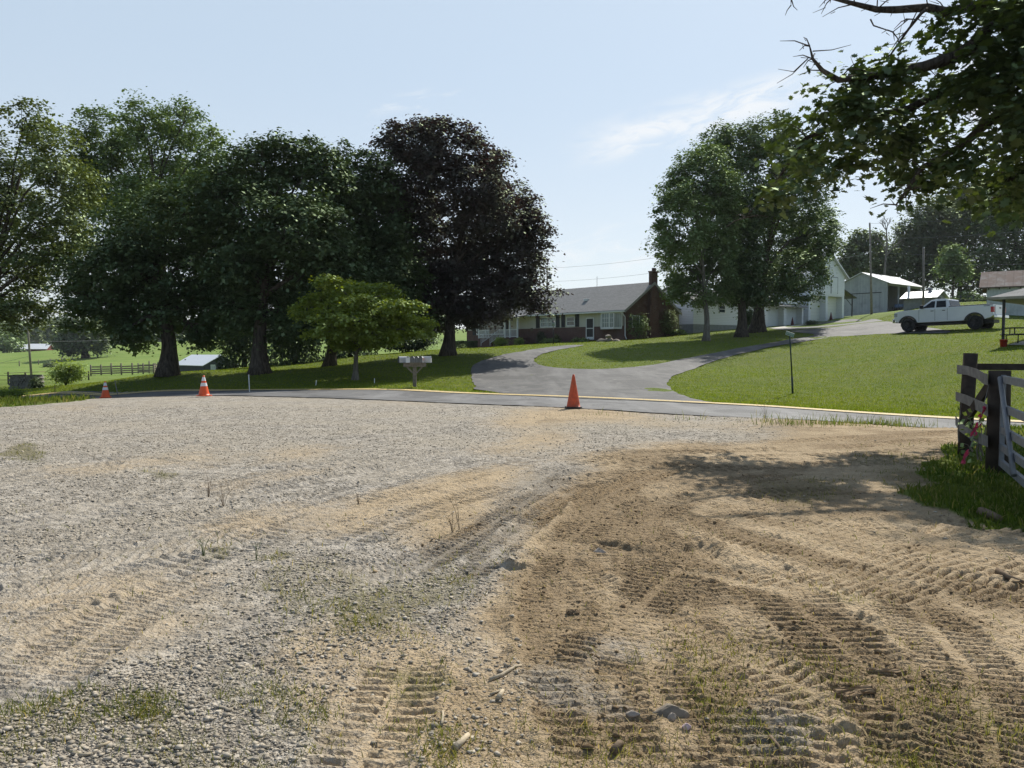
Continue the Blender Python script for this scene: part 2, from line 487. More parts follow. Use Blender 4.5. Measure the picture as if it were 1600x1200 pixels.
# turf beside the gate and weeds at the far left verge
turf = inpoly(QX, QY, [(1500, 690), (1470, 702), (1440, 722), (1445, 745), (1420, 775), (1450, 795), (1520, 815), (1640, 835), (2600, 980), (2600, 640), (1520, 640)])
turf |= inpoly(PX + wx * .3, PY + wy * .1, [(-900, 700), (-300, 662), (0, 637), (70, 631), (125, 626), (180, 617), (90, 612), (60, 606), (-900, 580)]) & (RD < .6)
turf |= (YY < 26) & (XX > 15) & (RD < -RW - .4)
lawnm = np.maximum(lawn, turf * 1.0)
stone = np.zeros_like(dirt)
stone = (1 - dirt) * (.55 + .6 * fbm(XX * 1.1, YY * 1.1, 3, 41)) + dirt * .10
for a, v in [((330, 1060, 170, 80, -28), .9), ((270, 885, 50, 14, 6), 1.3), ((800, 870, 26, 130, 6), .9), ((170, 1170, 260, 50, 0), .5), ((920, 1040, 60, 40, 0), .8), ((1230, 1135, 120, 22, 0), .7), ((480, 1010, 150, 90, 0), .6), ((430, 815, 60, 14, -25), .9), ((640, 985, 110, 24, 0), .6), ((760, 1150, 120, 80, 0), .35), ((480, 1150, 150, 60, 0), .5)]:
    stone = np.maximum(stone, ell(*a, .6) * v)
stone *= 1 - .75 * ell(150, 975, 230, 85, -12) 
stone *= lot * (1 - lawnm)

# ---- relief: small lumps, ruts and the cleat prints of rubber tracks
lotf = sstep(1.2, 2.2, YY) * lot * (YY < 24)
micro = (fbm(XX * .55, YY * .55, 3, 5) - .5) * .06 + (fbm(XX * 4.5, YY * 4.5, 3, 6) - .5) * .022 + (fbm(XX * 17, YY * 17, 3, 8) - .5) * .016 * (YY < 14)
micro += np.maximum(0, fbm(XX * 9, YY * 9, 2, 9) - .64) * .10 * (0.3 + moist)
tr = np.zeros_like(dirt); trm = np.zeros_like(dirt)
def gp(p):
    d = ray(*p); t = -EYE / d[2]
    return np.array([d[0] * t, d[1] * t])
def track(P, wd=.46, per=.085, depth=.026, dk=.0, gap=True, skew=0., cut=.012):
    global tr, trm, moist, dirt, stone
    Q = catmull([gp(p) for p in P], 8)
    s0 = 0.0
    lo = Q.min(0) - wd; hi = Q.max(0) + wd
    r0, r1 = np.searchsorted(ys, [lo[1], hi[1]])
    if r1 <= r0: return
    sl = slice(r0, r1)
    X, Y = XX[sl], YY[sl]
    best = np.full(X.shape, 9.); sv = np.zeros(X.shape); lat = np.zeros(X.shape)
    for a, b in zip(Q[:-1], Q[1:]):
        d = b - a; L = math.hypot(*d)
        if L < 1e-6: continue
        t = ((X - a[0]) * d[0] + (Y - a[1]) * d[1]) / L
        l = ((X - a[0]) * -d[1] + (Y - a[1]) * d[0]) / L
        tc_ = np.clip(t, 0, L)
        r = np.hypot(l, t - tc_)
        u = r < best
        best = np.where(u, r, best); sv = np.where(u, s0 + tc_, sv); lat = np.where(u, l, lat)
        s0 += L
    edge = 1 - sstep(wd / 2 - .03, wd / 2 + .03, best + (fbm(X * 6, Y * 6, 2, 77) - .5) * .10)
    if not edge.any(): return
    ends = sstep(0, .25, sv) * sstep(0, .25, s0 - sv)
    wear = sstep(.34, .60, fbm(X * 1.9 + per * 99 + P[0][1], Y * 1.9, 3, 21)) * (.7 + .6 * fbm(X * 5, Y * 5, 2, 25))
    ph = (sv + skew * lat + (fbm(X * 8, Y * 8, 2, 23) - .5) * .040) / per
    c = .5 + .5 * np.sin(2 * np.pi * ph)
    c = sstep(.30, .66, c)
    if gap: c = c * sstep(.025, .045, np.abs(lat)) + .75 * (1 - sstep(.025, .045, np.abs(lat)))
    h = (c - .62) * depth * (.25 + .75 * wear) * (1 + (fbm(X * 14, Y * 14, 2, 29) - .5) * .55) - cut
    k = edge * ends
    # a low shoulder pushed up beside the print
    sh = np.exp(-((best - wd / 2 - .03) / .045) ** 2) * .012 * ends
    tr[sl] = np.where(k > .02, tr[sl] * (1 - k) + h * k, tr[sl]) + sh
    trm[sl] = np.maximum(trm[sl], k)
    moist[sl] = np.clip(moist[sl] + k * dk * (.35 + .65 * wear), 0, 1) * (1 - .25 * k * (dk <= 0))
    stone[sl] *= 1 - .8 * k
# older faint prints first, fresh ones last
for k in range(15):
    y0_ = rng.uniform(840, 1230); e_ = (rng.uniform(880, 1010), rng.uniform(742, 800))
    m_ = ((1640 * .45 + e_[0] * .55) + rng.normal(0, 40), y0_ * .40 + e_[1] * .60 + rng.uniform(-10, 45))
    track([(1660, y0_), ((1660 + m_[0]) / 2, (y0_ * .6 + m_[1] * .4) - rng.uniform(0, 25)), m_, e_], rng.uniform(.36, .5), rng.uniform(.075, .10), .034, rng.choice([-.2, .0, .15, .3]), gap=rng.random() < .6)
for k in range(7):
    x0_ = rng.uniform(760, 1350)
    track([(x0_, 1230), (x0_ * .75 + 230 + rng.normal(0, 30), 1040), (x0_ * .45 + 520, 890), (rng.uniform(900, 1000), 770)], rng.uniform(.36, .48), rng.uniform(.075, .09), .03, rng.choice([-.1, .1, .35]), gap=rng.random() < .6)
for k in range(8):
    y0_ = rng.uniform(760, 1020)
    track([(-60, y0_), (180, y0_ - 30 - rng.uniform(0, 30)), (430, 705 + (y0_ - 700) * .45), (760 + rng.normal(0, 40), 690 + (y0_ - 700) * .12)], rng.uniform(.4, .55), rng.uniform(.08, .12), .024, rng.choice([-.2, 0, .1]), skew=rng.uniform(-.3, .3))
for y in (692, 703, 716, 730):
    track([(880, y + 30), (1000, y + 8), (1150, y), (1330, y - 6), (1560, y - 14)], .55, .19, .05, .05, gap=True, skew=.25)
track([(0, 828), (150, 806), (300, 775), (420, 742), (560, 716)], .5, .14, .03, .0, skew=.5)
track([(0, 872), (170, 845), (320, 815), (420, 790)], .5, .11, .03, .1, skew=.6)
track([(-60, 905), (120, 880), (260, 855), (380, 838)], .5, .10, .03, .1, skew=-.7)
track([(330, 900), (190, 965), (90, 1030), (-40, 1130)], .55, .07, .015, 0, skew=-.2)
track([(250, 880), (110, 930), (-40, 985)], .5, .075, .016, 0, skew=.3)
track([(190, 900), (60, 930), (-60, 950)], .5, .075, .02, 0, skew=-1)
track([(430, 838), (560, 792), (690, 754), (850, 712)], .5, .13, .026, .1)
track([(500, 862), (620, 815), (760, 768), (900, 728)], .5, .12, .026, .25)
track([(520, 905), (640, 880), (760, 830)], .6, .075, .02, .1, skew=-.5)
track([(1075, 722), (960, 768), (905, 840), (872, 930), (888, 1020), (925, 1110), (960, 1200)], .5, .085, .03, .35)
track([(1240, 735), (1080, 775), (985, 840), (970, 905)], .5, .10, .03, .3)
track([(940, 800), (905, 830), (860, 862)], .45, .085, .03, .1)
track([(1560, 745), (1350, 765), (1130, 775), (960, 800)], .5, .12, .03, .1)
track([(1180, 805), (1380, 848), (1640, 902)], .5, .095, .05, .05)
track([(1100, 828), (1300, 868), (1640, 935)], .5, .09, .05, .1)
track([(1020, 850), (1150, 885), (1350, 938), (1640, 1010)], .5, .085, .042, .1)
track([(1240, 885), (1400, 920), (1640, 985)], .5, .085, .042, .05)
track([(870, 882), (960, 932), (1070, 990), (1200, 1048), (1330, 1110)], .36, .08, .036, -.1)
track([(1075, 872), (1010, 935), (955, 990), (905, 1055)], .48, .078, .034, .45)
track([(640, 1020), (612, 1090), (575, 1150), (520, 1250)], .42, .075, .03, -.1)
track([(1050, 885), (1250, 932), (1400, 968), (1640, 1040)], .16, 9., .0, -.8, gap=False, cut=.02)
track([(1200, 905), (1290, 985), (1370, 1060), (1440, 1140), (1480, 1230)], .55, .085, .04, .5)
track([(1420, 935), (1460, 985), (1515, 1050), (1540, 1120), (1555, 1250)], .50, .066, .032, .25)
track([(880, 745), (800, 798), (712, 855), (640, 895)], .30, .085, .045, .75)
track([(905, 760), (838, 812), (770, 868), (720, 915)], .30, .085, .045, .75)
# the torn edge of soil thrown up by a turning track
berm = ell(1090, 868, 120, 9, 13, .5) * .05 + ell(840, 878, 40, 6, 10, .5) * .05 + ell(1395, 1110, 90, 10, 0, .6) * .03
disp = lotf * np.where(trm > .02, micro * (1 - .8 * trm) + tr, micro + tr) + lotf * berm * (.5 + fbm(XX * 15, YY * 15, 2, 55))
DRV = [(742, 609), (741, 599), (736, 586), (740, 572), (766, 560), (812, 550), (850, 544), (880, 540.5), (912, 539.5), (900, 542.5), (868, 548), (842, 556), (834, 563), (842, 570), (872, 575.5), (935, 577.5), (1000, 573), (1062, 562.5), (1130, 549), (1190, 538.5),
       (1245, 529), (1273, 523.5), (1240, 519), (1208, 514), (1225, 511.5), (1262, 506.5), (1318, 500), (1350, 501.5), (1392, 503.5), (1420, 507), (1480, 517), (1470, 521), (1400, 521.5), (1350, 524), (1300, 528), (1250, 535), (1180, 548), (1112, 566), (1062, 584), (1043, 597), (1050, 610), (1078, 623), (1112, 632), (1000, 627), (870, 622)]
DP = catmull([G(*p) for p in DRV] + [G(*DRV[0])], 6)[:-1]
under = soften(inpoly(XX, YY, DP).astype(float), 1, 2) > .2
lump = (fbm(XX * .35, YY * .35, 3, 61) - .5) * .10 * lawn * (RD > 1.2) + (fbm(XX * 3, YY * 3, 2, 62) - .5) * .04 * lawnm * (RD < 40) * (RD > .9)
lump += turf * (YY > 1) * (YY < 20) * (fbm(XX * 2, YY * 2, 3, 63) - .35) * .08
Zfin = ZZ + disp + lump
lump = np.where(under, -.02, lump)
# the road bed is pressed just below the road sheet
bed = (RD < .62) & (RD > -RW - .1) & (YY < 100)
Zfin = np.where(bed, np.minimum(Zfin, ZZ - .012), Zfin)
def zat(X, Y):
    i = np.clip(np.searchsorted(ys, Y) - 1, 0, NR - 2)
    u = X / np.maximum(Y, 3.2)
    j = np.clip(np.searchsorted(us, u) - 1, 0, NC - 2)
    fy = (Y - ys[i]) / (ys[i + 1] - ys[i]); fu = (u - us[j]) / (us[j + 1] - us[j])
    def L(A): return (A[i, j] * (1 - fu) + A[i, j + 1] * fu) * (1 - fy) + (A[i + 1, j] * (1 - fu) + A[i + 1, j + 1] * fu) * fy
    return L
def sample(A, X, Y):
    return zat(X, Y)(A)

idx = np.arange(NR * NC).reshape(NR, NC)
Fq = np.stack([idx[:-1, :-1], idx[:-1, 1:], idx[1:, 1:], idx[1:, :-1]], -1).reshape(-1, 4)
mk = np.stack([dirt, np.clip(grs * (1 - lawnm), 0, 1), np.clip(moist, 0, 1), lawnm], -1).reshape(-1, 4)
me = np_mesh('ground', np.stack([XX, YY, Zfin], -1).reshape(-1, 3), Fq, {'masks': ('POINT', 'FLOAT_COLOR', mk)}, True)
q = NT('ground')
a = q.attr('masks')
sp = q.n('ShaderNodeSeparateColor', {0: a.outputs['Color']})
dI, gI, mI = sp.outputs[0], sp.outputs[1], sp.outputs[2]
lI = a.outputs['Alpha']
P = q.pos()
# crushed stone, seen as single bits close by and as speckle farther off
vo = q.n('ShaderNodeTexVoronoi', {'Vector': P, 'Scale': 55.0, 'Randomness': 1.0})
sv = q.n('ShaderNodeSeparateColor', {0: vo.outputs['Color']}).outputs[0]
vo2 = q.n('ShaderNodeTexVoronoi', {'Vector': P, 'Scale': 17.0, 'Randomness': 1.0})
sv2 = q.n('ShaderNodeSeparateColor', {0: vo2.outputs['Color']}).outputs[0]
vo3 = q.n('ShaderNodeTexVoronoi', {'Vector': P, 'Scale': 7.0, 'Randomness': 1.0})
sv3 = q.n('ShaderNodeSeparateColor', {0: vo3.outputs['Color']}).outputs[1]
sp_ = q.math('ADD', q.math('ADD', q.math('MULTIPLY', sv, .34), q.math('MULTIPLY', sv2, .36)), q.math('MULTIPLY', sv3, .30))
big = q.noise(P, .5, 5, .6)
grav = q.mix(q.mapr(sp_, .22, .80), (.135, .122, .104), (.53, .48, .41))
grav = q.mix(q.mapr(big, .35, .65, .1, .65), grav, (.40, .345, .265))
# the fines: pale tan clay, brown where turned over
n2 = q.noise(P, 3.2, 6, .65); n3 = q.noise(P, 34, 4, .7); n4 = q.noise(P, 140, 2)
tan = q.mix(q.mapr(n2, .3, .7), (.37, .275, .165), (.53, .415, .27))
tan = q.mix(q.mapr(n3, .42, .75, 0, .55), tan, (.27, .19, .105))
brn = q.mix(q.mapr(n3, .3, .7), (.135, .092, .05), (.325, .235, .135))
cly = q.mix(q.mapr(mI, .1, .8), tan, brn)
cly = q.mix(q.mapr(n4, .5, .75, 0, .4), cly, (.48, .40, .29))
dd = q.mapr(q.math('ADD', q.math('ADD', dI, q.math('MULTIPLY', q.math('SUBTRACT', n2, .5), .8)), q.math('MULTIPLY', q.math('SUBTRACT', n3, .5), .7)), .22, .80)
soil = q.mix(dd, grav, cly)
soil = q.mix(q.math('MULTIPLY', q.mapr(mI, .2, 1.), q.math('SUBTRACT', 1.0, dd)), soil, (.20, .17, .13))
gg = q.mapr(q.math('ADD', gI, q.math('MULTIPLY', q.math('SUBTRACT', n3, .5), 1.4)), .35, .8, 0, .75)
soil = q.mix(gg, soil, q.mix(n2, (.12, .115, .045), (.20, .17, .085)))
# turf
g1 = q.noise(P, .16, 4, .6); g2 = q.noise(P, 1.1, 5, .65); g3 = q.noise(P, 13, 3, .7)
gr = q.mix(q.mapr(g2, .3, .7), (.095, .14, .016), (.175, .215, .028))
gr = q.mix(q.mapr(q.noise(q.scale(P, .10, .32, 1), 1.0, 5, .62), .40, .66, 0, .5), gr, (.165, .17, .045))
gr = q.mix(q.mapr(g3, .35, .7, 0, .75), gr, (.045, .08, .012))
gr = q.mix(q.mapr(q.noise(P, .6, 6, .7), .56, .72, 0, .4), gr, (.20, .175, .085))
ly = q.n('ShaderNodeSeparateXYZ', {0: P}).outputs[1]
gr = q.mix(q.mapr(ly, 75, 130), gr, q.mix(q.mapr(q.noise(q.scale(P, .03, .12, 1), 1.0, 4), .35, .65), (.13, .205, .035), (.19, .25, .055)))
col = q.mix(lI, soil, gr)
hb = q.math('ADD', q.math('MULTIPLY', vo.outputs['Distance'], .5), q.math('MULTIPLY', n3, 1.0))
hb = q.math('ADD', hb, q.math('MULTIPLY', n4, .35))
hb2 = q.math('ADD', hb, q.math('MULTIPLY', vo2.outputs['Distance'], -.8))
nb = q.bump(hb2, .8, .03)
ground = link('ground', me, None, q.bsdf(col, .93, 0, nb, .15))
tag(ground, None, None, None, 'structure')

# ------------------------------------------------------------------ roads
def asphalt(name, c0, c1, worn):
    q = NT(name); P = q.pos()
    n1 = q.noise(P, .35, 5, .6); n2 = q.noise(P, 60, 3, .7); n3 = q.noise(P, 2.2, 6, .65)
    c = q.mix(q.mapr(n1, .3, .7), c0, c1)
    c = q.mix(q.mapr(n3, .45, .75, 0, .5), c, worn)
    c = q.mix(q.mapr(n2, .3, .75, 0, .45), c, tuple(x * .5 for x in c0))
    crk = q.n('ShaderNodeTexVoronoi', {'Vector': q.n('ShaderNodeVectorMath', {0: P, 1: q.noise(P, 1.5, 4, .6, True)}, operation='ADD').outputs[0], 'Scale': .45}, feature='DISTANCE_TO_EDGE').outputs['Distance']
    c = q.mix(q.math('MULTIPLY', q.mapr(crk, .0, .02, 1, 0), q.mapr(n1, .42, .6)), c, (.035, .034, .033))
    c = q.mix(q.mapr(q.noise(P, .42, 5, .6), .50, .54, 0, .62), c, tuple(x * .55 for x in c0))
    c = q.mix(q.mapr(q.noise(q.scale(P, .9, .12, 1), 1.0, 4, .6), .5, .7, 0, .55), c, tuple(min(.3, x * 1.5) for x in c1))
    c = q.mix(q.mapr(q.noise(P, 1.4, 6, .75), .58, .70, 0, .7), c, (.27, .25, .215))
    return q.bsdf(c, .78, 0, q.bump(n2, .5, .012), .35)
mRoad = asphalt('asphalt', (.125, .124, .124), (.165, .162, .16), (.20, .195, .186))
mDrive = asphalt('worn_asphalt', (.078, .077, .076), (.115, .112, .108), (.185, .175, .158))
q = NT('line_paint'); P = q.pos()
mLine = q.bsdf(q.mix(q.mapr(q.noise(P, 9, 5, .7), .52, .62, 0, .75), (.68, .50, .20), (.27, .25, .21)), .7)
RF = catmull(road_line, 40)
tn = np.gradient(RF, axis=0); tn /= np.linalg.norm(tn, axis=1)[:, None]
nrm = np.c_[tn[:, 1], -tn[:, 0]]                    # the far side
if (nrm[len(nrm) // 2] @ np.array([0, 1.])) < 0: nrm = -nrm
def ribbon(name, offs, lift, m, rag=0.0):
    V = []; k = len(offs)
    for i, p in enumerate(RF):
        for j, o in enumerate(offs):
            e = (rag * (vnoise(np.array([i * .35]), np.array([j * 3.3]), 5)[0] - .5)) if j in (0, k - 1) else 0
            x = p + nrm[i] * (o + e)
            V.append((x[0], x[1], 0))
    V = np.array(V); V[:, 2] = terr(V[:, 0], V[:, 1]) + lift
    n = len(RF); Fa = [(i * k + j, i * k + j + 1, (i + 1) * k + j + 1, (i + 1) * k + j) for i in range(n - 1) for j in range(k - 1)]
    me = np_mesh(name, V, np.array(Fa), None, True)
    bm = bmesh.new(); bm.from_mesh(me); bmesh.ops.recalc_face_normals(bm, faces=bm.faces)
    if sum(f.normal.z for f in bm.faces) < 0: bmesh.ops.reverse_faces(bm, faces=bm.faces)
    bm.to_mesh(me); bm.free()
    return link(name, me, None, m)
road = tag(ribbon('road', np.r_[np.linspace(-RW, .45, 12)], .016, mRoad, .22), kind='structure')
for a_, b_ in ((-.24, -.03), (.03, .24)):
    ln = ribbon('painted_line', [a_, b_], .042, mLine); ln.parent = road

def drape(name, polypx, lift, m, step=.9, dens=6, pts=None, rag=.0):
    P2 = catmull([G(*p) for p in polypx] + [G(*polypx[0])], dens)[:-1] if pts is None else np.array(pts)
    if rag:
        P2 = P2 + (np.stack([fbm(P2[:, 0] * 2, P2[:, 1] * 2, 2, 91), fbm(P2[:, 0] * 2, P2[:, 1] * 2, 2, 92)], 1) - .5) * rag
    lo, hi = P2.min(0), P2.max(0)
    gx, gy = np.meshgrid(np.arange(lo[0], hi[0], step), np.arange(lo[1], hi[1], step))
    k = inpoly(gx, gy, P2)
    pts_ = [Vector(p) for p in P2] + [Vector((x, y)) for x, y in zip(gx[k], gy[k])]
    n = len(P2)
    r = delaunay_2d_cdt(pts_, [], [list(range(n))], 1, 1e-4)
    V = np.array([(v[0], v[1], 0) for v in r[0]]); V[:, 2] = terr(V[:, 0], V[:, 1]) + lift
    me = bpy.data.meshes.new(name); me.from_pydata(V.tolist(), [], r[2])
    bm = bmesh.new(); bm.from_mesh(me); bmesh.ops.recalc_face_normals(bm, faces=bm.faces)
    if sum(f.normal.z for f in bm.faces) < 0: bmesh.ops.reverse_faces(bm, faces=bm.faces)
    bm.to_mesh(me); bm.free()
    return link(name, me, None, m), P2
drv, DRVW = drape('driveway', DRV, .034, mDrive, .7, 6, None, .25)
tag(drv, kind='structure')
mConc = simple('concrete', (.46, .43, .37), .85, .12, 3, 0, .3, 30)
ap, _ = drape('garage_apron', [(1200, 513.5), (1225, 510.5), (1252, 507.5), (1262, 507.5), (1240, 511), (1222, 513.5)], .05, mConc, .6, 3)
tag(ap, kind='structure')
def on_pave(X, Y):
    rd = road_side(X, Y)
    return inpoly(X, Y, DRVW) | ((rd < .5) & (rd > -RW))

# ------------------------------------------------------------------ loose stone and grass on the lot
def scatter(n, y0, y1, dens, umax=.76):
    """points spread evenly over the picture's ground, thinned by a mask"""
    Y = (y0 ** -0.6 + rng.random(n) * (y1 ** -0.6 - y0 ** -0.6)) ** (-1 / 0.6)
    X = (rng.random(n) * 2 - 1) * umax * Y
    k = rng.random(n) < sample(dens, X, Y)
    return X[k], Y[k]
X, Y = scatter(560000, 2.35, 23, np.clip(stone, 0, 1) ** 1.5 * .62)
n = len(X)
sz = .0025 * np.exp(rng.normal(0, .74, n)) * (1 + .10 * Y) + .0015
sz = np.minimum(sz, .021)
z = sample(Zfin, X, Y)
base = np.array([(1, 0, 0), (0, 1, 0), (-1, 0, 0), (0, -1, 0), (0, 0, 1), (0, 0, -1)], float)
Vs = base[None] * rng.uniform(.55, 1.25, (n, 6, 1)) + rng.normal(0, .22, (n, 6, 3))
Vs[..., 2] *= .5
an = rng.random(n) * 6.283; ca, sa = np.cos(an), np.sin(an)
Vs = np.stack([Vs[..., 0] * ca[:, None] - Vs[..., 1] * sa[:, None], Vs[..., 0] * sa[:, None] + Vs[..., 1] * ca[:, None], Vs[..., 2]], -1)
Vs = Vs * sz[:, None, None] + np.stack([X, Y, z + sz * .22], -1)[:, None, :]
fb = np.array([(0, 1, 4), (1, 2, 4), (2, 3, 4), (3, 0, 4), (1, 0, 5), (2, 1, 5), (3, 2, 5), (0, 3, 5)])
Fs = (fb[None] + (np.arange(n) * 6)[:, None, None]).reshape(-1, 3)
tint = np.repeat(np.clip(rng.normal(.5, .26, n), 0, 1), 8)
q = NT('crushed_stone'); tv = q.attr('tint').outputs['Fac']; P = q.pos()
cc = q.mix(tv, (.15, .132, .107), (.55, .485, .39))
cc = q.mix(q.mapr(q.noise(P, 60, 2), .4, .7, 0, .5), cc, (.40, .33, .23))
mStone = q.bsdf(cc, .9, 0, None, .2)
grv = link('gravel', np_mesh('gravel', Vs.reshape(-1, 3), Fs, {'tint': ('FACE', 'FLOAT', tint)}), None, mStone)
tag(grv, 'loose pale crushed stone strewn over the dirt lot', 'gravel', None, 'stuff')
# crumbs of turned soil in the brown prints
X, Y = scatter(80000, 2.35, 12, np.clip((moist - .25) * lot * (1 - lawnm) * .8, 0, 1))
n = len(X)
sz = .0040 * np.exp(rng.normal(0, .55, n)) * (1 + .06 * Y); sz = np.minimum(sz, .026)
Vs = base[None] * rng.uniform(.6, 1.2, (n, 6, 1)) + rng.normal(0, .2, (n, 6, 3)); Vs[..., 2] *= .7
Vs = Vs * sz[:, None, None] + np.stack([X, Y, sample(Zfin, X, Y) + sz * .2], -1)[:, None, :]
Fs = (fb[None] + (np.arange(n) * 6)[:, None, None]).reshape(-1, 3)
tint = np.repeat(rng.random(n), 8)
q = NT('soil_crumbs'); tv = q.attr('tint').outputs['Fac']
mCl = q.bsdf(q.mix(tv, (.12, .08, .045), (.36, .265, .16)), .95, 0, None, .1)
tag(link('soil_crumbs', np_mesh('soil_crumbs', Vs.reshape(-1, 3), Fs, {'tint': ('FACE', 'FLOAT', tint)}), None, mCl), 'crumbs of brown soil churned up by machine tracks', 'soil', None, 'stuff')

def blade_mat(name, c0, c1, dry, tr=.5):
    q = NT(name); tv = q.attr('tint').outputs['Fac']
    c = q.mix(tv, c0, c1); c = q.mix(q.mapr(tv, .86, .95), c, dry)
    P = q.pos(); c = q.mix(q.mapr(q.noise(q.scale(P, .10, .32, 1), 1.0, 5, .62), .40, .66, 0, .3), c, dry); c = q.mix(q.mapr(q.noise(P, 1.3, 4, .6), .5, .7, 0, .5), c, tuple(x * .55 for x in c0))
    a = q.n('ShaderNodeBsdfDiffuse', {'Color': c}); b = q.n('ShaderNodeBsdfTranslucent', {'Color': q.mix(1.0, c, (1.5, 1.45, .7), 'MULTIPLY')})
    m = q.n('ShaderNodeMixShader', {0: tr, 1: a.outputs[0], 2: b.outputs[0]})
    q.t.links.new(m.outputs[0], q.out.inputs[0])
    return q.m
def blades(name, X, Y, Z, h, wd, m, lean=.45, bend=True):
    n = len(X)
    an = rng.random(n) * 6.283; ca, sa = np.cos(an), np.sin(an)
    bz = rng.random(n) * 6.283; le = np.abs(rng.normal(0, lean, n)) * h
    B = np.stack([X, Y, Z - .004], -1)
    side = np.stack([ca, sa, 0 * ca], -1) * (wd / 2)[:, None]
    off = np.stack([np.cos(bz) * le, np.sin(bz) * le, h], -1)
    mid = B + off * np.array([.38, .38, .62])
    V = np.stack([B - side, B + side, mid + side * .75, B + off, mid - side * .75], 1)
    Fa = np.array([[0, 1, 2, 4], [4, 2, 3, 3]])
    # two quads would leave a doubled corner: use triangles
    Fa = np.array([(0, 1, 2), (0, 2, 4), (4, 2, 3)])
    Fs = (Fa[None] + (np.arange(n) * 5)[:, None, None]).reshape(-1, 3)
    return np_mesh(name, V.reshape(-1, 3), Fs, {'tint': ('FACE', 'FLOAT', np.repeat(rng.random(n), 3))})
mWeed = blade_mat('sparse_grass', (.075, .10, .022), (.17, .185, .055), (.38, .30, .15))
gd = np.clip(grs * lot * (1 - lawnm), 0, 1)
clump = sstep(.42, .68, fbm(XX * 3.2, YY * 3.2, 3, 71))
X, Y = scatter(230000, 2.3, 14, np.clip(gd ** 1.2 * (.15 + clump), 0, 1) * .85 + .012 * (lot & (YY < 8)))
mesh = blades('sparse_grass', X, Y, sample(Zfin, X, Y), (.018 + .035 * rng.random(len(X)) ** 2) * (1 + .05 * Y), .003 + .0006 * Y * rng.random(len(X)), mWeed, 1.1)
tag(link('sparse_grass', mesh, None, mWeed), 'thin trampled grass growing through the gravel lot', 'grass', None, 'stuff')
# straw and dry root litter lying on the dirt
X, Y = scatter(52000, 2.3, 9, np.clip((.30 * dirt + moist * .6) * lot * (1 - lawnm), 0, .8))
mStraw = blade_mat('straw', (.22, .17, .09), (.44, .35, .20), (.12, .08, .05), .15)
n = len(X)
me_ = blades('straw_litter', X, Y, sample(Zfin, X, Y) + .006, .004 + .008 * rng.random(n), .0028 + .0006 * Y, mStraw, 5.0)
tag(link('straw_litter', me_, None, mStraw), 'dry straw and root litter lying on the turned dirt', 'straw', None, 'stuff')
# turf by the gate and at the verge
mTurf = blade_mat('turf_blades', (.045, .085, .014), (.11, .155, .03), (.24, .21, .10))  # darkened so the colour carries some of the oak's shade by the gate
tm = turf * (YY > 2) * (YY < 40) * (RD < -RW + .2) * 1.0
X, Y = scatter(200000, 4.5, 42, np.clip(tm, 0, 1), .95)
n = len(X)
h = (.03 + .10 * rng.random(n) ** 1.8) * np.where((X < -10), 2.2, 1.0)
mesh = blades('verge_grass', X, Y, sample(Zfin, X, Y), h, .005 + .0011 * Y * (.5 + rng.random(n)), mTurf, .6)
tag(link('verge_grass', mesh, None, mTurf), 'rough uncut grass beside the gate and along the far left verge', 'grass', None, 'stuff')
# tall tufts on the near edge of the road
X = []; Y = []
for px, py, k, sp in [(1240, 664, 100, .4), (1300, 663, 150, .4), (1335, 662, 90, .25), (1378, 664, 300, .35), (1420, 668, 60, .3), (1450, 665, 30, .3), (1195, 652, 25, .12), (1080, 655, 25, .3), (950, 648, 20, .5), (1215, 661, 60, .4)]:
    g = G(px, py)
    X += list(g[0] + rng.normal(0, sp, k)); Y += list(g[1] + rng.normal(0, .22, k))
X = np.array(X); Y = np.array(Y); n = len(X)
mesh = blades('roadside_tufts', X, Y, sample(Zfin, X, Y),   .06 + .24 * rng.random(n) ** 2, .010 + .006 * rng.random(n), mTurf, .4)
tag(link('roadside_tufts', mesh, None, mTurf), 'tufts of tall grass along the near edge of the road', 'grass', None, 'stuff')
# mown lawn
mLawn = blade_mat('lawn_blades', (.10, .155, .014), (.19, .24, .026), (.24, .25, .07))
N = 430000
Y = (18 ** -1. + rng.random(N) * (85 ** -1. - 18 ** -1.)) ** -1.
X = (rng.random(N) * 2 - 1) * .78 * Y
rd = sample(RD, X, Y)
k = (rd > .45) & ~on_pave(X, Y)
X, Y, rd = X[k], Y[k], rd[k]
n = len(X)
rough = np.exp(-rd / 1.3)
h = (.024 + .032 * rng.random(n)) * (1 + 1.6 * rough * rng.random(n)) * (.8 + Y / 120)
mesh = blades('lawn_grass', X, Y, sample(Zfin, X, Y), h, .004 + .0006 * Y * (.4 + rng.random(n)), mLawn, .7)
tag(link('lawn_grass', mesh, None, mLawn), 'short mown grass covering the lawns beyond the road', 'grass', None, 'stuff')

